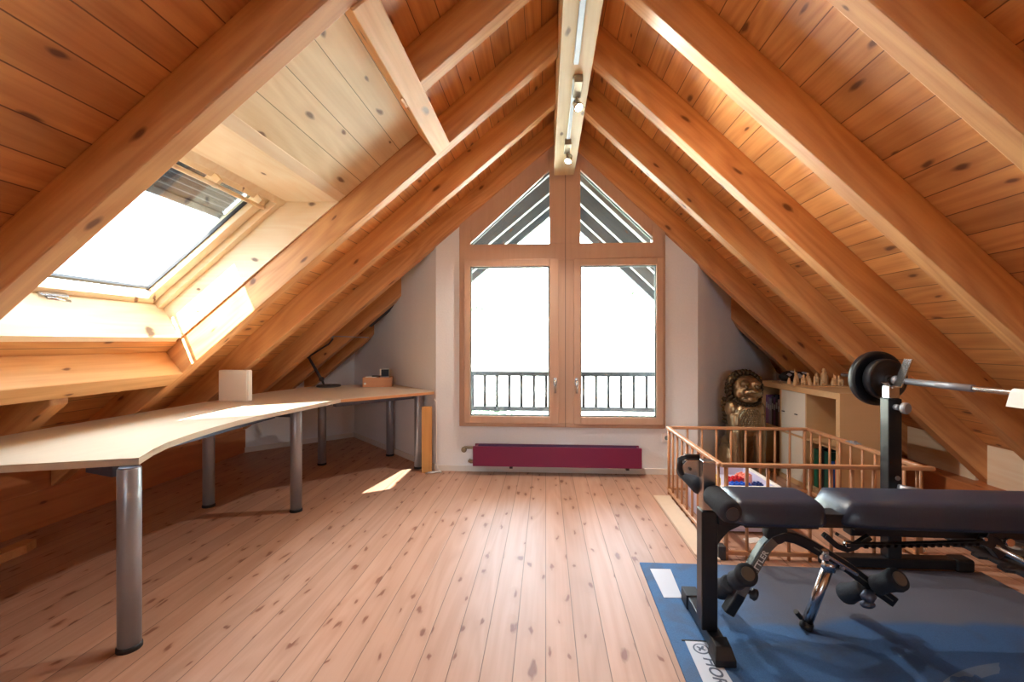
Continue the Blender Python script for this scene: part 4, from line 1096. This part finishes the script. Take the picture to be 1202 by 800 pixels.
# ------------------------------------------------------------------ puzzle mat with loose discs at the far right
pm = thing('puzzle_mat', 'black interlocking floor mat with toothed edge at the far right', 'mat', (2.8, 2.4, 0))
O = pm.location
pts = []
y = 3.0
pts.append((3.0-.05, 3.0)); pts.append((2.42, 3.0))
k = 0
while y > 1.2:
    pts += [(2.42, y-.04), (2.385, y-.05), (2.38, y-.10), (2.42, y-.11)]; y -= .145
pts += [(2.42, 1.1), (2.95, 1.1)]
b = MB(O); b.prism([(x, yy, 0) for x, yy in pts], (0, 0, .014)); b.build('mat_tile', M['puzzle'] if 'puzzle' in M else M['foam'], pm)
for (x, yy, r, z, lb) in ((2.62, 2.66, .13, .014, 'flat dark disc lying on the black puzzle mat behind the other disc'), (2.58, 2.32, .16, .014, 'larger flat dark disc lying on the black puzzle mat')):
    o = thing('weight_disc', lb, 'weight plate', (x, yy, z), 0, 'discs on the puzzle mat')
    b = MB((x, yy, z)); b.lathe([(r*.96, 0), (r, .006), (r, .024), (r*.94, .03), (r*.8, .026), (r*.4, .026), (r*.3, .03), (.016, .03)], (x, yy, z), n=36); b.build('disc', M['rubber'], o)
    b = MB((x, yy, z)); b.lathe([(.014, .030), (.028, .030), (.028, .033), (.014, .033)], (x, yy, z), n=18); b.build('hub', M['steel'], o)
b = MB((2.12, 2.66, 0)); b.ball((2.12, 2.66, .018), (.022, .014, .018), 10, 7); b.tube([(2.10, 2.66, .012), (2.07, 2.66, .010)], .009, 8)
tag(b.build('rubber_plug', M['white']), 'small pale stopper on the floor beside the rack base', 'stopper')

# ------------------------------------------------------------------ outside
b = MB(); b.prism([(-1.3, 4.37, -.12), (1.6, 4.37, -.12), (2.6, 5.45, -.12), (2.6, 6.2, -.12), (-2.4, 6.2, -.12), (-2.4, 5.45, -.12)], (0, 0, .10))
tag(b.build('balcony_floor', M['conc'] if 'conc' in M else M['wall']), kind='structure')
rl = thing('balcony_railing', 'black metal balcony railing outside the gable window', 'railing', (.1, 5.3, -.02))
O = rl.location
b = MB(O); b.box(-1.7, 2.0, 5.27, 5.33, .785, .840); b.build('top_rail', M['black'], rl)
b = MB(O); b.box(-1.7, 2.0, 5.275, 5.325, .372, .425); b.build('bottom_rail', M['black'], rl)
for x in (-1.68, 1.98):
    b = MB(O); b.box(x-.02, x+.02, 5.28, 5.32, -.02, .80); b.build('post', M['black'], rl)
for k in range(25):
    x = -1.60+k*.146
    b = MB(O); b.lathe([(.019, .42), (.019, .80)], (x, 5.30, 0), n=8); b.build('baluster', M['black'], rl)
M['meadow'] = plain('pale_meadow', (214, 216, 200), .95, noise=.25, nscale=.25)
b = MB(); b.add([(-80, 6.3, -3.2), (80, 6.3, -3.2), (80, 30, -2.5), (-80, 30, -2.5), (90, 75, 12), (-90, 75, 12), (120, 140, 34), (-120, 140, 34)], [(0, 1, 2, 3), (3, 2, 4, 5), (5, 4, 6, 7)])
b.add([(-80, -40, -3.2), (80, -40, -3.2), (80, 6.3, -3.2), (-80, 6.3, -3.2)], [(0, 1, 2, 3)])
tag(b.build('hill', M['meadow']), kind='structure')
M['leaf'] = plain('distant_foliage', (52, 70, 52), .9, noise=.4, nscale=2.)
rnd = random.Random(11)
for i, (x, yv, z, s, lb) in enumerate(((-6.3, 45, 4.0, 1.1, 'faint shrub on the bright hillside behind the left casement'), (11., 58, 7.0, .8, 'faint shrub on the bright hillside behind the right casement'), (-2.6, 22, -2.75, .8, 'low shrub beyond the balcony railing, left'), (5.6, 20, -2.8, .6, 'low shrub beyond the balcony railing, right'))):
    o = thing('shrub', lb, 'shrub', (x, yv, z), 0, 'shrubs outside')
    b = MB((x, yv, z))
    for k in range(26):
        b.ball((x+rnd.gauss(0, s*.6), yv+rnd.gauss(0, s*.4), z+s*.5+rnd.gauss(0, s*.22)), s*rnd.uniform(.12, .26), 7, 5)
    b.build('foliage', M['leaf'], o)
    b = MB((x, yv, z)); b.tube([(x, yv, z-.4), (x, yv, z+s*.5)], s*.06, 7); b.build('stem', M['leaf'], o)

# ------------------------------------------------------------------ light
w = bpy.data.worlds.new('World'); sc.world = w; w.use_nodes = True
bg = w.node_tree.nodes['Background']; bg.inputs[0].default_value = (.74, .88, 1.0, 1); bg.inputs[1].default_value = 13.5
sun = bpy.data.lights.new('sun', 'SUN'); sun.energy = 75.; sun.angle = .009; sun.color = (1, .95, .86)
so_ = bpy.data.objects.new('sun', sun); COL.objects.link(so_)
so_.rotation_euler = Vector((.42, 1.0, -1.0)).to_track_quat('-Z', 'Y').to_euler(); so_.location = (-4, -6, 8)
def portal(loc, rot, sx, sy):
    l = bpy.data.lights.new('portal', 'AREA'); l.shape = 'RECTANGLE'; l.size = sx; l.size_y = sy
    l.cycles.is_portal = True
    o = bpy.data.objects.new('portal', l); COL.objects.link(o); o.location = loc; o.rotation_euler = rot
portal((.14, 4.30, 1.55), (-PI/2, 0, 0), 1.9, 2.5)
portal((.15, YB-.1, 1.75), (PI/2, 0, 0), 2.2, .5)
nrm = Vector((SL, 0, -1)).normalized()
portal(Vector(L(-2.07, .72, 2.12)), nrm.to_track_quat('-Z', 'Y').to_euler(), 1.3, 1.3)

# ------------------------------------------------------------------ camera
cam = bpy.data.cameras.new('camera'); cam.sensor_width = 36.; cam.lens = 36*525/1202; cam.clip_start = .02; cam.clip_end = 600
cam.shift_x = -(609.29-601)/1202; cam.shift_y = 0.
co = bpy.data.objects.new('camera', cam); COL.objects.link(co)
co.location = (0, 0, 1.2); co.rotation_euler = (PI/2, 0, .0595)
sc.camera = co
sc.view_settings.view_transform = 'Standard'; sc.view_settings.look = 'None'; sc.view_settings.exposure = .78; sc.view_settings.gamma = 1.
sc.view_settings.use_curve_mapping = False
sc.cycles.use_denoising = True
sc.cycles.max_bounces = 10; sc.cycles.diffuse_bounces = 6; sc.cycles.transparent_max_bounces = 12
sc.cycles.sample_clamp_indirect = 8.
